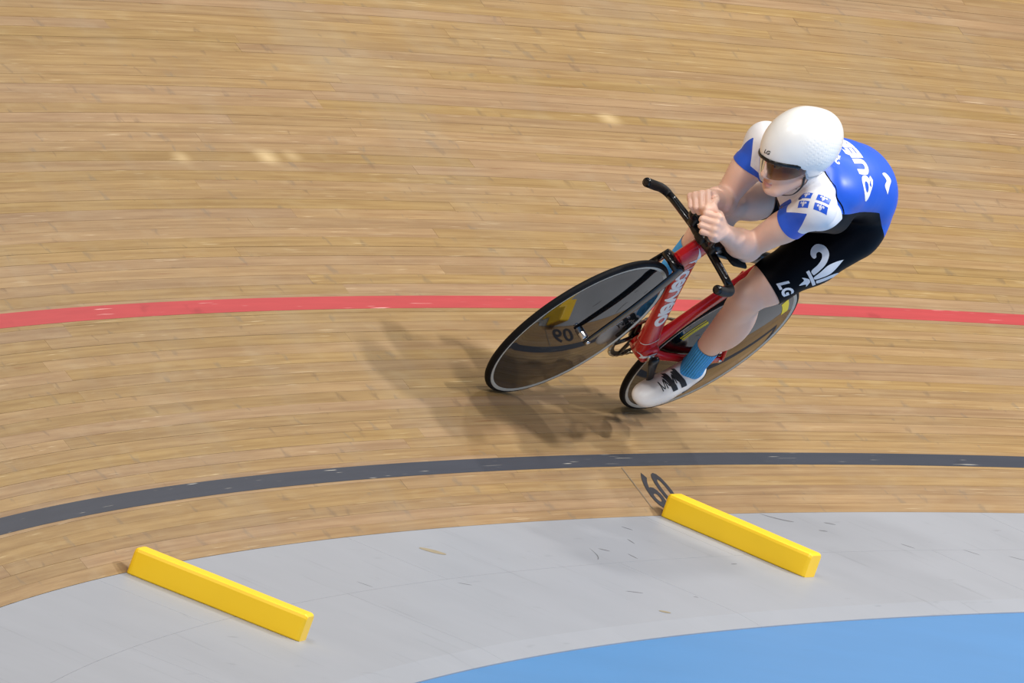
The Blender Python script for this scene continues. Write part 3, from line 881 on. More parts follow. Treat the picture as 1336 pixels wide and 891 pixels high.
def clip(V, T, N, f):
    """keep the part of a triangle mesh where f >= 0, cutting triangles along f = 0; f per vertex. extra arrays ride along"""
    pos = f >= 0; c = pos[T].sum(1)
    keep = T[c == 3]
    newV = []; newN = []; cache = {}; out = []
    def cut(i, j):
        key = (i, j) if i < j else (j, i)
        if key not in cache:
            t = f[i] / (f[i] - f[j]); cache[key] = len(V) + len(newV)
            newV.append(V[i] + t * (V[j] - V[i])); newN.append(N[i] + t * (N[j] - N[i]))
        return cache[key]
    for t in T[(c == 1) | (c == 2)]:
        a, b, d = t
        while not (pos[a] and not pos[d]): a, b, d = b, d, a
        # a inside, d outside
        if pos[b]: x = cut(b, d); y = cut(a, d); out += [(a, b, x), (a, x, y)]
        else: x = cut(a, b); y = cut(a, d); out.append((a, x, y))
    if newV: V = np.vstack([V, np.array(newV)]); N = np.vstack([N, np.array(newN)])
    T = np.vstack([keep, np.array(out, int).reshape(-1, 3)])
    u, inv = np.unique(T, return_inverse=True)
    return V[u], inv.reshape(-1, 3), N[u]

# ------------------------------------------------------------------ the rider (same local frame as the bicycle)
person = empty('person', BIKE_MW)
tag(person, 'cyclist in blue, white and black skinsuit and white helmet crouched low over the handlebar', 'person')

HIP = {1: V3(-.705, .092, 1.030), -1: V3(-.705, -.092, 1.030)}
KNEE = {1: V3(-.532, .102, .674), -1: V3(-.345, -.118, .858)}
ANK = {1: V3(-.747, .095, .322), -1: V3(-.490, -.115, .535)}
FDIR = {1: nrm((.80, .085, -.60)), -1: nrm((.93, .02, -.36))}
FUP = {s: nrm(np.cross(FDIR[s], np.cross((0, 0, 1), FDIR[s]))) for s in (1, -1)}
SHO = {1: V3(-.125, .152, 1.155), -1: V3(-.192, -.142, 1.115)}
ELB = {1: V3(-.190, .088, .878), -1: V3(-.206, -.085, .887)}
WRI = {1: V3(.030, .070, .913), -1: V3(.012, -.050, .920)}
HEADC = V3(-.058, -.002, 1.203); HS = .90
hF = nrm((.80, .08, -.60)); hU = V3(.42, -.62, .62); hU = nrm(hU - hF * (hU @ hF)); hL = np.cross(hU, hF)
_c = nrm(V3(.895, .308, .322)); _a = math.radians(-14)
def _roll(v): return v * math.cos(_a) + np.cross(_c, v) * math.sin(_a) + _c * (_c @ v) * (1 - math.cos(_a))
hF, hU, hL = _roll(hF), _roll(hU), _roll(hL)      # the head is tilted towards the inside of the turn
HAX = np.stack([hF, hL, hU])           # rows: local axes of the head
def hd(x, y, z): return HEADC + HS * (x * hF + y * hL + z * hU)
def hr(*r): return tuple(HS * q for q in r)

def leg(Fd, s):
    h, k, a = HIP[s], KNEE[s], ANK[s]
    L_ = lambda p, q, t: p + (q - p) * t
    fwd = nrm(np.cross(np.cross(k - h, a - k), k - h)) * -1      # front of the thigh
    kd = nrm((k - h) - (a - k) * .9)                             # points out over the kneecap
    sh = nrm(a - k); back = nrm(-(kd - sh * (kd @ sh)))
    Fd.cone(L_(h, k, .02), L_(h, k, .40), .090, .083, .03)
    Fd.cone(L_(h, k, .38) + kd * .010, L_(h, k, .78) + kd * .006, .082, .068, .03)
    Fd.cone(L_(h, k, .75), k, .067, .050, .02)
    Fd.ell(L_(h, k, .72) + kd * .012 + V3(0, -s * .022, 0), (.036, .036, .055), None, .03)
    Fd.cone(k, L_(k, a, .12), .048, .046, .02)
    Fd.ell(k + kd * .030 + sh * .004, (.025, .026, .029), None, .012)
    Fd.ell(k + V3(0, s * .030, .012) + kd * .006, (.026, .022, .030), None, .015)
    Fd.ell(k + V3(0, -s * .030, .012) + kd * .004, (.026, .022, .030), None, .015)
    Fd.ell(L_(h, k, .80) + kd * .018 + V3(0, s * .026, 0), (.030, .030, .050), None, .02)
    Fd.ell(k + kd * .022 + sh * .052, (.014, .015, .020), None, .02)
    Fd.cone(L_(k, a, .10), L_(k, a, .95), .042, .031, .02)
    ax = np.stack([back, np.cross(sh, back), sh])
    Fd.ell(L_(k, a, .36) + back * .032 + V3(0, s * .006, 0), (.053, .054, .125), ax, .025)
    Fd.ell(L_(k, a, .42) + back * .022 + V3(0, s * .018, 0), (.043, .042, .105), ax, .02)
    Fd.cone(L_(k, a, .18) - back * .012, L_(k, a, .8) - back * .004, .030, .024, .02)
    Fd.cone(L_(k, a, .55), a, .033, .030, .015)
    Fd.ell(a + V3(0, s * .020, 0), (.018, .016, .020), None, .015)
    Fd.ell(a + V3(0, -s * .020, .004), (.018, .016, .020), None, .015)
    fd, fu = FDIR[s], FUP[s]
    Fd.cone(a, a - fd * .030 - fu * .045, .028, .024, .015)
    Fd.cone(a - fu * .015, a + fd * .08 - fu * .056, .028, .020, .015)
    Fd.cone(a + fd * .08 - fu * .056, a + fd * .165 - fu * .068, .020, .013, .01)

def arm(Fd, s):
    S, E, W = SHO[s], ELB[s], WRI[s]
    L_ = lambda p, q, t: p + (q - p) * t
    Fd.ell(S + V3(.0, s * .006, .004), (.056, .058, .062), None, .03)
    Fd.cone(S, L_(S, E, .45), .052, .047, .02)
    Fd.cone(L_(S, E, .40), E, .047, .038, .02)
    bic = nrm((W - E) - (S - E) * (((W - E) @ (S - E)) / ((S - E) @ (S - E))))
    Fd.ell(L_(S, E, .52) + bic * .014, (.036, .036, .075), np.stack([bic, np.cross(nrm(E - S), bic), nrm(E - S)]), .02)
    Fd.ell(L_(S, E, .45) - bic * .014, (.034, .036, .09), np.stack([bic, np.cross(nrm(E - S), bic), nrm(E - S)]), .02)
    Fd.ell(E - bic * .006, (.036, .036, .036), None, .02)
    f = nrm(W - E)
    Fd.cone(E, L_(E, W, .30), .040, .043, .02)
    Fd.cone(L_(E, W, .28), W, .043, .0265, .02)

def hand_axes(s):
    e1 = nrm(V3(.97, -.10 * s, .14))
    e2 = V3(-.05, .62 * s, -.78) if s > 0 else V3(-.10, -.45, -.88)
    e2 = nrm(e2 - e1 * (e2 @ e1))
    e3 = np.cross(e1, e2) * (-1 if s > 0 else 1)     # back of the hand
    if e3[1] * s < 0: e3 = -e3
    return e1, e2, e3
def hand(Fd, s):
    e1, e2, e3 = hand_axes(s); W = WRI[s]
    Q_ = lambda a, b, c: W + a * e1 + b * e2 + c * e3
    k = .006
    Fd.cone(Q_(-.01, 0, 0), Q_(.02, 0, .002), .026, .026, .012)
    ax = np.stack([e1, e2, e3])
    Fd.ell(Q_(.045, .002, .004), (.046, .043, .021), ax, .012)
    Fd.ell(Q_(.055, .000, .002), (.036, .043, .020), ax, .008)
    offs = (-.031, -.0105, .0100, .0285); ln = (.040, .044, .041, .034); rad = (.0098, .0100, .0096, .0086)
    for i in range(4):
        o, l, r = offs[i], ln[i], rad[i]
        dz = (0, .004, .002, -.004)[i]
        Kn = Q_(.079 + dz, o, .012); P1 = Q_(.093 + dz, o * .96, .012 - l); P2 = Q_(.066 + dz, o * .94, .004 - l - .006); P3 = Q_(.050, o * .92, -.014)
        Fd.cone(Q_(.05, o, .008), Kn, r * .98, r * 1.12, .008)
        Fd.cone(Kn, P1, r * 1.06, r, .0022); Fd.cone(P1, P2, r, r * .92, .0022); Fd.cone(P2, P3, r * .92, r * .8, .0022)
    # thumb lies over the top of the fist, beside the index finger
    Fd.cone(Q_(.012, -.018, -.006), Q_(.042, -.041, -.008), .017, .0145, .012)
    Fd.cone(Q_(.042, -.041, -.008), Q_(.070, -.049, -.016), .0135, .0115, .005)
    Fd.cone(Q_(.070, -.049, -.016), Q_(.092, -.043, -.030), .0112, .0095, .003)

Hh = .0031
B = Field((-1.0, -.285, .10), (.20, .285, 1.44), Hh)
# trunk
for c, r in (((-.722, 0, 1.075), (.098, .146, .108)), ((-.686, 0, 1.134), (.110, .134, .100)), ((-.635, 0, 1.158), (.115, .128, .100)),
             ((-.530, 0, 1.162), (.120, .134, .107)), ((-.420, 0, 1.152), (.125, .146, .108)), ((-.310, 0, 1.138), (.120, .156, .102)), ((-.215, 0, 1.132), (.085, .148, .082))):
    B.ell(c, r, None, .05)
for s in (-1, 1):
    B.ell((-.740, s * .075, 1.035), (.090, .085, .098), None, .04)        # buttock
    B.ell((-.330, s * .085, 1.190), (.105, .062, .050), None, .04)        # shoulder blade
    B.cone((-.215, s * .045, 1.200), SHO[s] + V3(-.02, -s * .01, .022), .042, .044, .04)   # top of the shoulder
    B.ell((-.240, s * .090, 1.075), (.085, .065, .050), None, .04)        # chest
    B.cone((-.40, s * .125, 1.10), SHO[s] + V3(-.03, 0, -.02), .045, .046, .04)   # side muscle
    leg(B, s)
for s in (-1, 1):
    A_ = B.like(); arm(A_, s); hand(A_, s)
    B.merge(A_, .018); del A_
# neck and head
B.cone((-.205, 0, 1.175), hd(-.035, 0, -.045), .062, .054, .03)
H_ = B.like()
H_.ell(hd(-.012, 0, .028), hr(.095, .076, .092), HAX, .01)
H_.ell(hd(.030, 0, -.040), hr(.064, .060, .072), HAX, .03)
H_.ell(hd(.048, 0, -.080), hr(.036, .042, .030), HAX, .02)       # jaw
H_.ell(hd(.078, 0, -.104), hr(.020, .023, .017), HAX, .015)      # chin
for s in (-1, 1):
    H_.ell(hd(.048, s * .038, -.036), hr(.028, .025, .024), HAX, .02)   # cheek
    H_.cone(hd(.000, s * .056, -.060), hd(.066, s * .026, -.100), .018, .016, .02)
    H_.ell(hd(.100, s * .032, .004), hr(.020, .019, .013), HAX, .010, sub=True)
    H_.ell(hd(-.004, s * .070, -.016), hr(.013, .006, .022), HAX, .006)  # ear
    H_.ell(hd(.1005, s * .0105, -.046), hr(.009, .0085, .0085), HAX, .006)
H_.cone(hd(.088, .026, .020), hd(.088, -.026, .020), .011, .011, .012)
H_.cone(hd(.092, 0, .006), hd(.110, 0, -.038), .0085, .0115, .008)
H_.ell(hd(.0930, 0, -.0685), hr(.0085, .021, .0065), HAX, .004)
H_.ell(hd(.0915, 0, -.0805), hr(.0095, .019, .0075), HAX, .004)
H_.cone(hd(.1045, -.019, -.0745), hd(.1045, .019, -.0745), .0030, .0030, .003, sub=True)
B.merge(H_, .02); del H_
BV, BQ = B.mesh(); del B
BV = smooth_mesh(BV, BQ, 2, .45)
BT = tris(BQ); BN = vnormals(BV, BT)
M_SKIN = mat('skin', (.80, .50, .38, 1), .45, noise=.07, nscale=14, bump=.05, sss=.12)
body = mesh_obj('body', BV, BQ, M_SKIN, person)

# ------------------------------------------------------------------ clothing cut from the body surface
def seg_dist(p, a, b):
    ba = b - a; t = np.clip(((p - a) @ ba) / (ba @ ba), 0, 1)
    return np.linalg.norm(p - a - t[:, None] * ba, axis=1)
def poly_dist(p, pts):
    return np.min([seg_dist(p, pts[i], pts[i + 1]) for i in range(len(pts) - 1)], axis=0)
THL = {1: .322, -1: .275}; ARL = {1: .108, -1: .092}
AX_T = {s: nrm(KNEE[s] - HIP[s]) for s in (1, -1)}; AX_A = {s: nrm(ELB[s] - SHO[s]) for s in (1, -1)}
def f_suit(p):
    f = np.full(len(p), 1.0)
    for s in (1, -1):
        l = (p - HIP[s]) @ AX_T[s]
        low = poly_dist(p, [HIP[s] + AX_T[s] * (THL[s] - .01), KNEE[s], ANK[s], ANK[s] + FDIR[s] * .17]) - .098
        f = np.minimum(f, np.maximum(THL[s] - l, low))
        l = (p - SHO[s]) @ AX_A[s]
        e1 = hand_axes(s)[0]
        low = np.minimum(seg_dist(p, SHO[s] + AX_A[s] * (ARL[s] - .005), ELB[s]) - .060, np.minimum(seg_dist(p, ELB[s], WRI[s]) - .066, seg_dist(p, WRI[s], WRI[s] + e1 * .1) - .07))
        f = np.minimum(f, np.maximum(ARL[s] - l, low))
    f = np.minimum(f, f_neck(p))
    return f
NK = V3(-.158, -.004, 1.180); NKD = nrm(hd(-.03, 0, -.03) - V3(-.205, 0, 1.165))
def f_neck(p):
    q = (p - hd(.030, 0, -.018)) @ HAX.T; q[:, 0] *= np.where(q[:, 0] < 0, 1.45, 1.0)
    dd = np.linalg.norm(q, axis=1)
    return np.minimum(dd - .106, np.maximum(-.018 - (p - HEADC) @ hU, np.linalg.norm(p - HEADC, axis=1) - .165))
def f_collar(p):
    q = (p - hd(.030, 0, -.018)) @ HAX.T; q[:, 0] *= np.where(q[:, 0] < 0, 1.45, 1.0)
    return np.minimum(.126 - np.linalg.norm(q, axis=1), (p - hd(-.02, 0, -.07)) @ nrm(V3(1, .15, -.75)))
def f_cuff(p, s):
    S, a = SHO[s], AX_A[s]; q = p - S; l = q @ a
    r = q - l[:, None] * a
    phi = np.arctan2(r[:, 1] * s, r[:, 0]); ph0 = .25
    lb = .072 - .080 * np.clip(1 - np.abs(phi - ph0) / .75, 0, 1)
    return np.minimum(np.minimum(l - lb, .068 - np.linalg.norm(r, axis=1)), (s * p[:, 1] - .045) * 3)
def f_white(p, s):
    yy = s * p[:, 1]; x, z = p[:, 0], p[:, 2]
    dx = -.05 if s < 0 else 0.0
    xs = -.172 - 2.3 * np.maximum(0, yy - .115) + dx
    zl = 1.155 - .69 * (x + .307) + (-.03 if s < 0 else 0)
    f = np.minimum(x - xs, z - zl)
    med = np.where(x > -.13, yy - .062, yy - .028 + .26 * np.minimum(0, -x - .13))
    return np.minimum(f, med)
def f_blue(p):
    x, z = p[:, 0], p[:, 2]
    zf = 1.166 - .55 * np.maximum(0, -.61 - x)
    return np.minimum(z - zf, 1.0)

M_KBLUE = mat('royal_blue_lycra', (.014, .095, .60, 1), .42, noise=.06, nscale=20, bump=.12)
M_KWHITE = mat('white_lycra', (.80, .79, .82, 1), .45, noise=.03, nscale=20, bump=.12)
M_KBLACK = mat('black_lycra', (.0022, .0022, .004, 1), .5, noise=.2, nscale=25, bump=.12, spec=.07)
M_KNAVY = mat('navy_collar', (.010, .014, .10, 1), .45, noise=.1, nscale=25)
SUIT_OFF = .0024
SV, ST, SN = clip(BV, BT, BN, f_suit(BV))
suit = empty('skinsuit', parent=person); suit['label'] = 'short-sleeved blue, white and black skinsuit'
def garment(name, V, T, N, m, parent, off=SUIT_OFF, label=None):
    return mesh_obj(name, V + N / (np.linalg.norm(N, axis=1, keepdims=True) + 1e-9) * off, T, m, parent, True, label)
rest = (SV, ST, SN)
def take(f, name, m, label=None):
    global rest
    fv = f(rest[0])
    g_ = clip(*rest, fv); rest = clip(*rest, -fv - 1e-9)
    return garment(name, *g_, m, suit, label=label)
take(f_collar, 'collar', M_KNAVY, 'navy collar')
for s in (1, -1): take(lambda p: f_cuff(p, s), 'sleeve_cuff', M_KBLUE, 'blue sleeve cuff')
for s in (1, -1): take(lambda p: f_white(p, s), 'shoulder_panel', M_KWHITE, 'white shoulder panel')
take(f_blue, 'back_panel', M_KBLUE, 'royal blue back panel')
garment('shorts', *rest, M_KBLACK, suit, label='black shorts and side panels')
# dark piping between the white shoulder and the blue back
def piping(s):
    pts = []
    bvb = BODY_BVH
    for yy in np.linspace(.045, .170, 22):
        dx = -.05 if s < 0 else 0.0
        x = -.172 - 2.3 * max(0, yy - .115) + dx
        h = bvb.ray_cast(Vector((x, s * yy * 1.25, 1.5 if yy < .15 else 1.5)), Vector((0, -s * .15, -1)), .6)
        if h[0] is not None and abs(h[0].y) < .2: pts.append(tuple(h[0] + h[1] * .0028))
    if len(pts) > 4: mesh_obj('piping', *tube(pts, .0022, (0, 0, 1), 6, 1), M_KBLACK, suit)
BODY_BVH = BVHTree.FromPolygons([tuple(v) for v in BV], [tuple(int(i) for i in q) for q in BQ])
piping(1); piping(-1)

# socks
m_sock, g = new_mat('blue_ribbed_sock', .75)
tcs = g.n('TexCoord'); sx = g.n('SeparateXYZ'); g.nt.links.new(tcs.outputs['Object'], sx.inputs[0])
nzs = g.noise(tcs.outputs['Object'], 60, 3)
g.put(g.p.inputs['Base Color'], g.mix(nzs, (.04, .33, .80, 1), (.07, .44, .92, 1)))
def sock_rib(mt, gg, s):
    ax = nrm(KNEE[s] - ANK[s]); e = nrm(np.cross(ax, (0, 1, 0))); f_ = np.cross(ax, e)
    vm = gg.n('VectorMath', operation='SUBTRACT'); gg.nt.links.new(tcs.outputs['Object'], vm.inputs[0]); vm.inputs[1].default_value = tuple(ANK[s])
    def dot(v):
        n_ = gg.n('VectorMath', operation='DOT_PRODUCT'); gg.nt.links.new(vm.outputs[0], n_.inputs[0]); n_.inputs[1].default_value = tuple(v); return n_.outputs['Value']
    an = gg.math('ARCTAN2', dot(f_), dot(e))
    w = gg.math('SINE', gg.math('MULTIPLY', an, 30.0))
    bp = gg.n('Bump'); bp.inputs['Strength'].default_value = .8; bp.inputs['Distance'].default_value = .0015
    gg.put(bp.inputs['Height'], w); gg.put(gg.p.inputs['Normal'], bp.outputs[0])
sock_rib(m_sock, g, 1)
for s, top in ((1, .125), (-1, .125)):
    ax = nrm(KNEE[s] - ANK[s])
    l = (BV - ANK[s]) @ ax
    loc = np.minimum(.085 - seg_dist(BV, KNEE[s], ANK[s]), ((BV - ANK[s]) @ FUP[s]) + .040)
    garment('sock', *clip(BV, BT, BN, np.minimum(top - l, loc)), m_sock, person, .0022, 'bright blue ribbed sock')

# shoes
M_SHOE = mat('white_shoe_leather', (.82, .80, .79, 1), .33, noise=.04, nscale=30, bump=.08)
M_SOLE = mat('black_carbon_sole', (.012, .012, .013, 1), .3, noise=.2)
M_LACE = mat('black_lace', (.02, .02, .022, 1), .6, noise=.2)
def shoe(s):
    fd, fu = FDIR[s], FUP[s]; lat = np.cross(fu, fd)       # to the rider's left
    A = ANK[s]
    W_ = lambda x, y, z: A + x * fd + y * lat + z * fu
    sh = Field((-.09, -.07, -.11), (.25, .07, .06), .0026)
    sh.ell((-.022, 0, -.048), (.044, .035, .046), None, .02)
    sh.cone((-.018, 0, -.030), (.03, 0, -.045), .036, .036, .02)
    sh.cone((.01, 0, -.030), (.085, 0, -.048), .037, .034, .02)
    sh.ell((.075, s * .002, -.054), (.085, .042, .037), None, .025)
    sh.ell((.130, -s * .003, -.064), (.070, .0455, .029), None, .025)
    sh.ell((.165, -s * .008, -.067), (.046, .038, .024), None, .02)
    g3 = np.stack(np.meshgrid(*[sh.lo[i] + np.arange(sh.n[i]) * sh.h for i in range(3)], indexing='ij'), -1).astype(np.float32)
    sh.F = smax(sh.F, -(g3[..., 2] + .088 - .35 * np.maximum(0, g3[..., 0] - .12) ** 2 * 4), .008)
    sh.F = smax(sh.F, (g3[..., 2] + .004 + np.where(g3[..., 0] > 0, .10 * g3[..., 0], -.20 * g3[..., 0])) * .9, .004)
    sv, sq = sh.mesh(); sv = smooth_mesh(sv, sq, 2, .4)
    root = empty('shoe', parent=person); root['label'] = 'white cycling shoe with black straps'
    wv = A + sv[:, :1] * fd + sv[:, 1:2] * lat + sv[:, 2:] * fu
    if True: up_ = mesh_obj('shoe_upper', wv, sq, M_SHOE, root)
    bv = bvh_of(up_)
    # sole
    out = []
    for a in np.linspace(0, 2 * np.pi, 40, endpoint=False):
        x = .066 + .138 * math.cos(a); wdt = np.interp(x, [-.07, -.03, .03, .12, .17, .205], [.022, .031, .029, .043, .036, .016]); out.append((x, wdt * math.sin(a) * 1.05 - s * .002))
    V = [W_(x, y, -.0905 + .35 * max(0, x - .12) ** 2 * 4) for x, y in out] + [W_(x, y, -.083 + .35 * max(0, x - .12) ** 2 * 4) for x, y in out]
    n = len(out); F = [tuple(range(n)), tuple(range(2 * n - 1, n - 1, -1))] + [(i, n + i, n + (i + 1) % n, (i + 1) % n) for i in range(n)]
    mesh_obj('sole', V, F, M_SOLE, root, False)
    mesh_obj('cleat', *box(W_(.105, 0, -.099), (.03, .022, .009), (fd, lat, fu), .004), M_SOLE, root, False)
    # straps and laces
    nd = nrm(fu * .75 + lat * s * .66); xd = fd; yd = np.cross(nd, xd)
    if s < 0: yd = yd
    for cx, w in ((.092, .019), (.058, .021)):
        y0, y1 = (-.048, .012)
        gp = poly_geo([[(cx - w / 2 + .008, y0), (cx + w / 2 + .008, y0), (cx + w / 2 - .004, y1), (cx - w / 2 - .004, y1)]])
        org = A + nd * .0 - fu * .05
        sgn = 1 if s > 0 else -1
        decal('strap', ([(a, b * sgn) for a, b in gp[0]], gp[1]), org, xd, -yd if np.dot(np.cross(xd, -yd), nd) > 0 else yd, bv, M_LACE, root, .0016, .006)
    L_ = []
    for i in range(9):
        x = .128 - i * .0085; y = (.014 if i % 2 else -.016)
        h = bv.ray_cast(Vector(W_(x, y + s * .004, .12)), Vector(-fu), .3)
        if h[0] is not None: L_.append(tuple(h[0] + h[1] * .0012))
    if len(L_) > 3: mesh_obj('lace', *tube(L_, .0019, fu, 6, 4), M_LACE, root)
    for i in range(5):
        x = .128 - i * .017; q_ = []
        for y in np.linspace(-.017, .017, 6):
            h = bv.ray_cast(Vector(W_(x, y + s * .004, .12)), Vector(-fu), .3)
            if h[0] is not None: q_.append(tuple(h[0] + h[1] * .0012))
        if len(q_) > 3: mesh_obj('lace', *tube(q_, .0015, fu, 6, 2), M_LACE, root)
    q_ = []
    for t in np.linspace(0, 1, 14):
        x = .055 - .115 * t; z = -.052 + .030 * t - .02 * math.sin(math.pi * t) ** 2
        h = bv.ray_cast(Vector(W_(x, s * .12, z)), Vector(-lat * s), .3)
        if h[0] is not None: q_.append(tuple(h[0] + h[1] * .001))
    if len(q_) > 4: mesh_obj('trim_line', *tube(q_, .0015, fu, 6, 2), M_LACE, root)
for s in (1, -1): shoe(s)

# ------------------------------------------------------------------ helmet
M_HELM = mat('white_helmet_shell', (.86, .84, .81, 1), .28, coat=.5, noise=.02, nscale=8)
g = NT(M_HELM); tc = g.n('TexCoord')
vo = g.n('TexVoronoi', feature='F1'); vo.inputs['Scale'].default_value = 95; vo.inputs['Randomness'].default_value = .12
g.nt.links.new(tc.outputs['Object'], vo.inputs['Vector'])
hm_c = V3(-.038, 0, .040)
def hl(p): return HEADC + p[..., :1] * hF + p[..., 1:2] * hL + p[..., 2:] * hU
def helm_surf(az, el, grow=0.0):
    ca, sa, ce, se = math.cos(az), math.sin(az), math.cos(el), math.sin(el)
    a = (.148 if ca > 0 else .146) + grow; b = .098 + grow; c = (.126 if se > 0 else .112) + grow
    x, y, z = a * ca * ce, b * sa * ce, c * se
    if ca < 0: y *= 1 - .20 * ca * ca; z = z * (1 - .06 * ca * ca) + .010 * ca * ca * ce
    else: y *= 1 - .05 * ca ** 4
    return hm_c + V3(x, y, z)
def rim(x, y):
    az = np.abs(np.arctan2(y, x + .04))
    return np.interp(az, [0, .80, 1.00, 1.14, 1.30, 2.0, 2.5, 3.15], [.026, .018, .004, -.030, -.056, -.062, -.048, -.040])
na, ne = 120, 70; V = []; F = []
for i in range(ne + 1):
    el = -1.2 + (math.pi / 2 + 1.2) * i / ne
    for j in range(na): V.append(helm_surf(2 * math.pi * j / na, el))
for i in range(ne):
    for j in range(na):
        k = (j + 1) % na; F.append((i * na + j, i * na + k, (i + 1) * na + k)); F.append((i * na + j, (i + 1) * na + k, (i + 1) * na + j))
V = np.array(V); F = np.array(F)
Vc, Fc_, Nc = clip(V, F, vnormals(V, F), V[:, 2] - rim(V[:, 0], V[:, 1]))
Nc = Nc / np.linalg.norm(Nc, axis=1, keepdims=True)
helmet = empty('helmet', parent=person); helmet['label'] = 'smooth white aero helmet with dimples and a tinted visor'
shell = mesh_obj('helmet_shell', hl(Vc), Fc_, M_HELM, helmet)
md = shell.modifiers.new('thickness', 'SOLIDIFY'); md.thickness = .008; md.offset = -1
bv_sh = bvh_of(shell)
# dimples: shallow real dents on the flank are too small to pick apart, kept as relief in the shell's coat
sepn = g.n('SeparateXYZ'); vml = g.n('VectorMath', operation='SUBTRACT'); g.nt.links.new(tc.outputs['Object'], vml.inputs[0]); vml.inputs[1].default_value = tuple(hl(hm_c[None])[0])
def dotn(v):
    n_ = g.n('VectorMath', operation='DOT_PRODUCT'); g.nt.links.new(vml.outputs[0], n_.inputs[0]); n_.inputs[1].default_value = tuple(v); return n_.outputs['Value']
maskd = g.math('MULTIPLY', g.ramp(dotn(hF), .075, .04), g.math('MULTIPLY', g.ramp(dotn(hU), .075, .05), g.ramp(dotn(hU), -.035, -.02)))
hgt = g.math('MULTIPLY', g.ramp(vo.outputs['Distance'], .0, .55), maskd)
bp = g.n('Bump'); bp.inputs['Strength'].default_value = .28; bp.inputs['Distance'].default_value = .002
g.put(bp.inputs['Height'], hgt); g.put(g.p.inputs['Normal'], bp.outputs[0])
# grey lower band on the flank
M_HGREY = mat('pale_blue_grey_band', (.42, .52, .60, 1), .35, noise=.05)
Fband = V[:, 2] - rim(V[:, 0], V[:, 1])
azv = np.abs(np.arctan2(V[:, 1], V[:, 0] + .04))
fb_ = np.minimum(np.minimum(Fband - .002, .020 - Fband), np.minimum(azv - 1.05, 2.7 - azv))
Vb, Fb, Nb = clip(V, F, vnormals(V, F), fb_)
mesh_obj('helmet_band', hl(Vb + Nb * .0008), Fb, M_HGREY, helmet)
# visor
m_vis = bpy.data.materials.new('tinted_visor'); m_vis.use_nodes = True
nt = m_vis.node_tree; nt.nodes.clear()
o_ = nt.nodes.new('ShaderNodeOutputMaterial'); tr = nt.nodes.new('ShaderNodeBsdfTransparent'); gl = nt.nodes.new('ShaderNodeBsdfGlossy'); mxs = nt.nodes.new('ShaderNodeMixShader'); lw = nt.nodes.new('ShaderNodeFresnel')
tr.inputs[0].default_value = (.46, .32, .17, 1); gl.inputs['Roughness'].default_value = .10; gl.inputs[0].default_value = (.75, .82, .9, 1); lw.inputs['IOR'].default_value = 1.36
nt.links.new(lw.outputs[0], mxs.inputs[0]); nt.links.new(tr.outputs[0], mxs.inputs[1]); nt.links.new(gl.outputs[0], mxs.inputs[2]); nt.links.new(mxs.outputs[0], o_.inputs[0])
V = []; F = []; nu, nv = 40, 10
for j in range(nv + 1):
    t = j / nv
    for i in range(nu + 1):
        az = -1.26 + 2.52 * i / nu
        zt = .032; notch = .012 * math.exp(-(az / .16) ** 2)
        zb = -.040 + notch + .030 * (abs(az) / 1.26) ** 3
        z = zt + (zb - zt) * t
        k_ = .985 - .030 * t * t
        V.append(hm_c * V3(1, 1, 0) + V3(.148 * math.cos(az) * k_, .0945 * math.sin(az) * k_, z))
for j in range(nv):
    for i in range(nu): F.append((j * (nu + 1) + i, j * (nu + 1) + i + 1, (j + 1) * (nu + 1) + i + 1, (j + 1) * (nu + 1) + i))
vis = mesh_obj('visor', hl(np.array(V)), F, m_vis, helmet, True, 'tinted visor over the eyes')
# black gasket along the brow, logo marks
q_ = [hl((hm_c * V3(1, 1, 0) + V3(.1485 * math.cos(a), .0955 * math.sin(a), rim(np.array(.148 * math.cos(a) - .04), np.array(.095 * math.sin(a))) - .001))[None])[0] for a in np.linspace(-1.1, 1.1, 30)]
mesh_obj('brow_gasket', *loft(q_, .0065, .0035, hU, 8), M_GLOSSB, helmet)
lo_ = helm_surf(.12, .07)
decal('lettering', text_geo('LG', .018, .0006, .3), hl((lo_ + V3(.02, 0, .0))[None])[0], hL, hU, bv_sh, M_LACE, helmet, .0008, .004, .08, 'small black logo on the brow')
# straps under the jaw
for s in (1, -1):
    q_ = [hd(-.005, s * .079, -.035), hd(.000, s * .078, -.070), hd(.020, s * .060, -.105), hd(.035, s * .025, -.122), hd(.038, 0, -.125)]
    mesh_obj('chin_strap', *tube(q_, .0045, hF, 8, 6, rb=.0014), M_LACE, helmet)
# eyes behind the visor
M_EYE = mat('eye_white', (.75, .72, .70, 1), .2, noise=.03); M_IRIS = mat('dark_iris', (.03, .025, .02, 1), .2, noise=.1); M_BROW = mat('brown_brow_hair', (.08, .045, .025, 1), .7, noise=.2)
for s in (1, -1):
    pr = [(.0105 * math.cos(a), .0105 * math.sin(a)) for a in np.linspace(-math.pi / 2, math.pi / 2, 12)]
    ev, ef = revolve(pr, (0, 0, 0), 20); e_o = mesh_obj('eye', np.asarray(ev) @ np.stack([hL, hF, hU]) + hd(.083, s * .032, .004), ef, M_EYE, person)
    ev, ef = revolve([(0, .0108), (.003, .0106), (.0052, .0094)], (0, 0, 0), 16); mesh_obj('iris', np.asarray(ev) @ np.stack([hL, hF, hU]) + hd(.083, s * .032, .003), ef[::-1], M_IRIS, e_o)
    q_ = [hd(.096, s * .014, .021), hd(.099, s * .030, .026), hd(.088, s * .048, .020)]
    mesh_obj('eyebrow', *tube(q_, [.002, .0032, .0016], hU, 6, 5), M_BROW, person)
M_LIP = mat('lip_skin', (.66, .30, .25, 1), .4, noise=.06)
lipf = np.minimum(.0215 * HS - np.abs((BV - HEADC) @ hL), np.minimum(((BV - HEADC) @ hU) + .0875 * HS, -.0640 * HS - ((BV - HEADC) @ hU)))
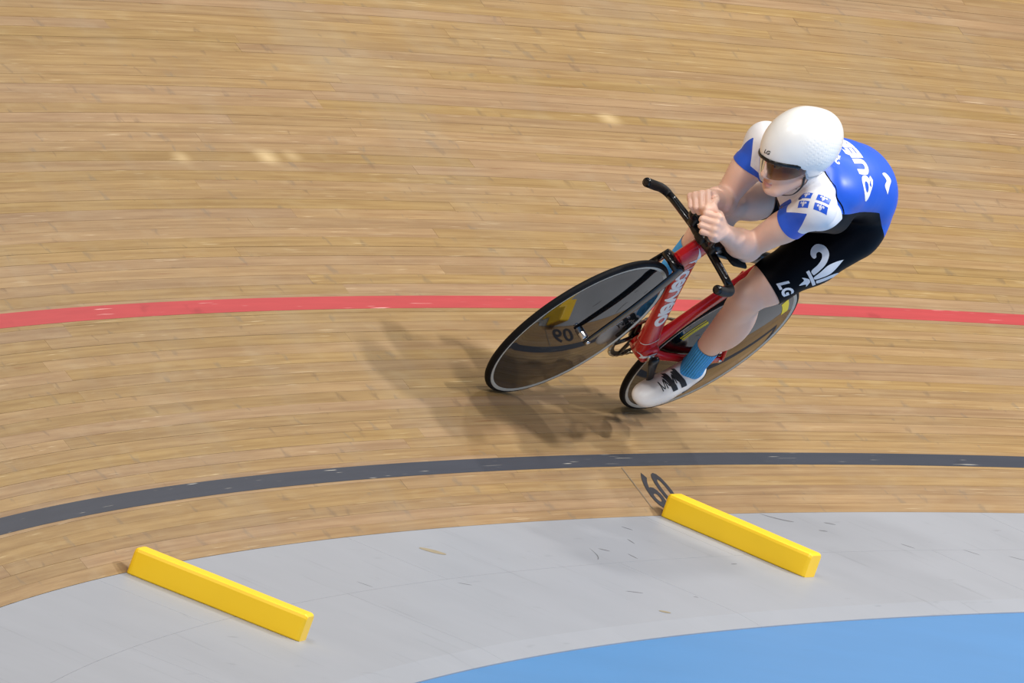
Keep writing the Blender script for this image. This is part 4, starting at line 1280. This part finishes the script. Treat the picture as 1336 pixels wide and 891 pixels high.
lipf = np.minimum(lipf, ((BV - HEADC) @ hF) - .080 * HS)
yv = ((BV - HEADC) @ hL) / (.0215 * HS); lipf = np.minimum(lipf, (.0100 * HS * np.sqrt(np.clip(1 - yv ** 2, 0, 1)) - np.abs((BV - HEADC) @ hU + .0755 * HS)))
garment('lips', *clip(BV, BT, BN, lipf), M_LIP, person, .0004)

# ------------------------------------------------------------------ prints on the skinsuit
SO = SUIT_OFF + .0007
def petal_outline(pts, n=6):
    P_ = np.vstack([pts, pts[:1]]); return [tuple(q) for q in spline(P_, n)[:-1]]
def lily(sz):
    c = petal_outline([(0, .64), (.075, .44), (.115, .24), (.075, .02), (.035, -.14), (-.035, -.14), (-.075, .02), (-.115, .24), (-.075, .44)], 5)
    def side(m):
        return [(m * a, b) for a, b in petal_outline([(.085, -.13), (.125, .06), (.19, .26), (.32, .41), (.49, .41), (.60, .28), (.58, .13), (.49, .04), (.40, .05), (.39, .11), (.45, .16), (.45, .23), (.39, .26), (.31, .20), (.25, .06), (.20, -.13)], 5)]
    band = [(-.24, -.24), (.24, -.24), (.24, -.165), (-.24, -.165)]
    foot = petal_outline([(.05, -.26), (.16, -.38), (.07, -.37), (0, -.52), (-.07, -.37), (-.16, -.38), (-.05, -.26)], 4)
    V, F = poly_geo([c, side(1), side(-1)[::-1], band, foot])
    return [(a * sz, b * sz) for a, b in V], F
upT = -AX_T[1]
LILY_ANG, LG_ANG = 62, 48
def wrap_print(name, geo, along, ang, label, R_=.082):
    """print wrapped round the left thigh: x of the print runs round the leg, y up the leg"""
    V, F = refine(geo[0], geo[1], .007)
    m0 = nrm(V3(1, 0, 0) - AX_T[1] * AX_T[1][0]); n0 = np.cross(AX_T[1], m0); n0 = n0 if n0[1] > 0 else -n0
    out = []; ok = []
    for a, b in V:
        t = math.radians(ang) + a / R_
        dr = math.cos(t) * m0 + math.sin(t) * n0
        ax_p = HIP[1] + AX_T[1] * (along - b)
        h = BODY_BVH.ray_cast(Vector(ax_p + dr * .16), Vector(-dr), .16)
        ok.append(h[0] is not None); out.append(tuple(h[0] + h[1] * SO) if h[0] is not None else tuple(ax_p))
    F = [f for f in F if all(ok[i] for i in f)]
    return mesh_obj(name, out, F, M_KWHITE, suit, True, label)
wrap_print('fleur_de_lis', lily(.140), .172, LILY_ANG, 'large white fleur-de-lis on the left thigh')
wrap_print('lettering', text_geo('LG', .050, .0022, .35), .288, LG_ANG, 'white letters by the left hem')
decal('lettering', stretch(text_geo('QU\u00c9BEC', .1, .0068, 0, 1.10), .75, .92), V3(-.432, -.022, 1.27), (0, -1, 0), (1, 0, 0), BODY_BVH, M_KWHITE, suit, SO, .008, .15, 'white QU\u00c9BEC lettering across the back')
decal('fleur_de_lis', lily(.050), V3(-.310, .0, 1.27), (0, -1, 0), (1, 0, 0), BODY_BVH, M_KWHITE, suit, SO, .006, .15, 'small white fleur-de-lis below the collar')
def flag():
    V = []; F = []
    for cx in (-.030, .030):
        for cy in (-.018, .018):
            n = len(V); V += [(cx - .021, cy - .0115), (cx + .021, cy - .0115), (cx + .021, cy + .0115), (cx - .021, cy + .0115)]; F.append((n, n + 1, n + 2, n + 3))
    return V, F
fn = nrm(V3(.83, .02, .52)); fx = nrm(V3(-.10, .72, .66))
fo = V3(-.078, .146, 1.180)
for cx in (-.027, .027):
    for cy in (-.0155, .0155):
        gq = ([(-.0185, -.0105), (.0185, -.0105), (.0185, .0105), (-.0185, .0105)], [(0, 1, 2, 3)])
        fy = np.cross(fn, fx)
        o1 = fo + fx * cx + fy * cy
        d_ = decal('flag_square', gq, o1, fx, fy, BODY_BVH, M_KBLUE, suit, SO, .006, .06)
        decal('fleur_de_lis', lily(.017), o1, fx, fy, BODY_BVH, M_KWHITE, suit, SO + .0005, .005, .06)
decal('emblem', ([(-.05, -.006), (.0, -.012), (.045, .0), (.02, .012), (-.02, .004)], [(0, 1, 2, 3, 4)]), V3(-.52, .16, 1.140), (1, 0, .12), (-.1, .2, 1), BODY_BVH, M_KWHITE, suit, SO, .006, .08, 'white maker mark on the side panel')
decal('emblem', poly_geo([petal_outline([(-.030, .0), (-.012, .030), (.004, .012), (.020, .040), (.026, .004), (.01, -.030), (-.010, -.012)], 4)]), V3(-.60, .075, 1.30), (0, -1, 0), (1, 0, 0), BODY_BVH, M_KWHITE, suit, SO, .006, .15, 'white wing emblem on the lower back')

# clip-on extensions that the fists close on
for s in (1, -1):
    e1, e2, e3 = hand_axes(s); W = WRI[s]
    Q_ = lambda a, b, c: W + a * e1 + b * e2 + c * e3
    pts = [V3(BARX - .035, s * .055, BARZ + .024), V3(BARX + .03, s * .055, BARZ + .026), V3(BARX + .07, s * .058, BARZ + .040), W + V3(-.012, 0, -.040), Q_(.040, .036, -.018), Q_(.066, .016, -.013), Q_(.072, .0, -.013), Q_(.072, -.034, -.013)]
    mesh_obj('extension', *tube(pts, [.0105, .0105, .0105, .0105, .0105, .0105, .0100, .0100], (0, 1, 0), 12, 6), M_CARB, hb)
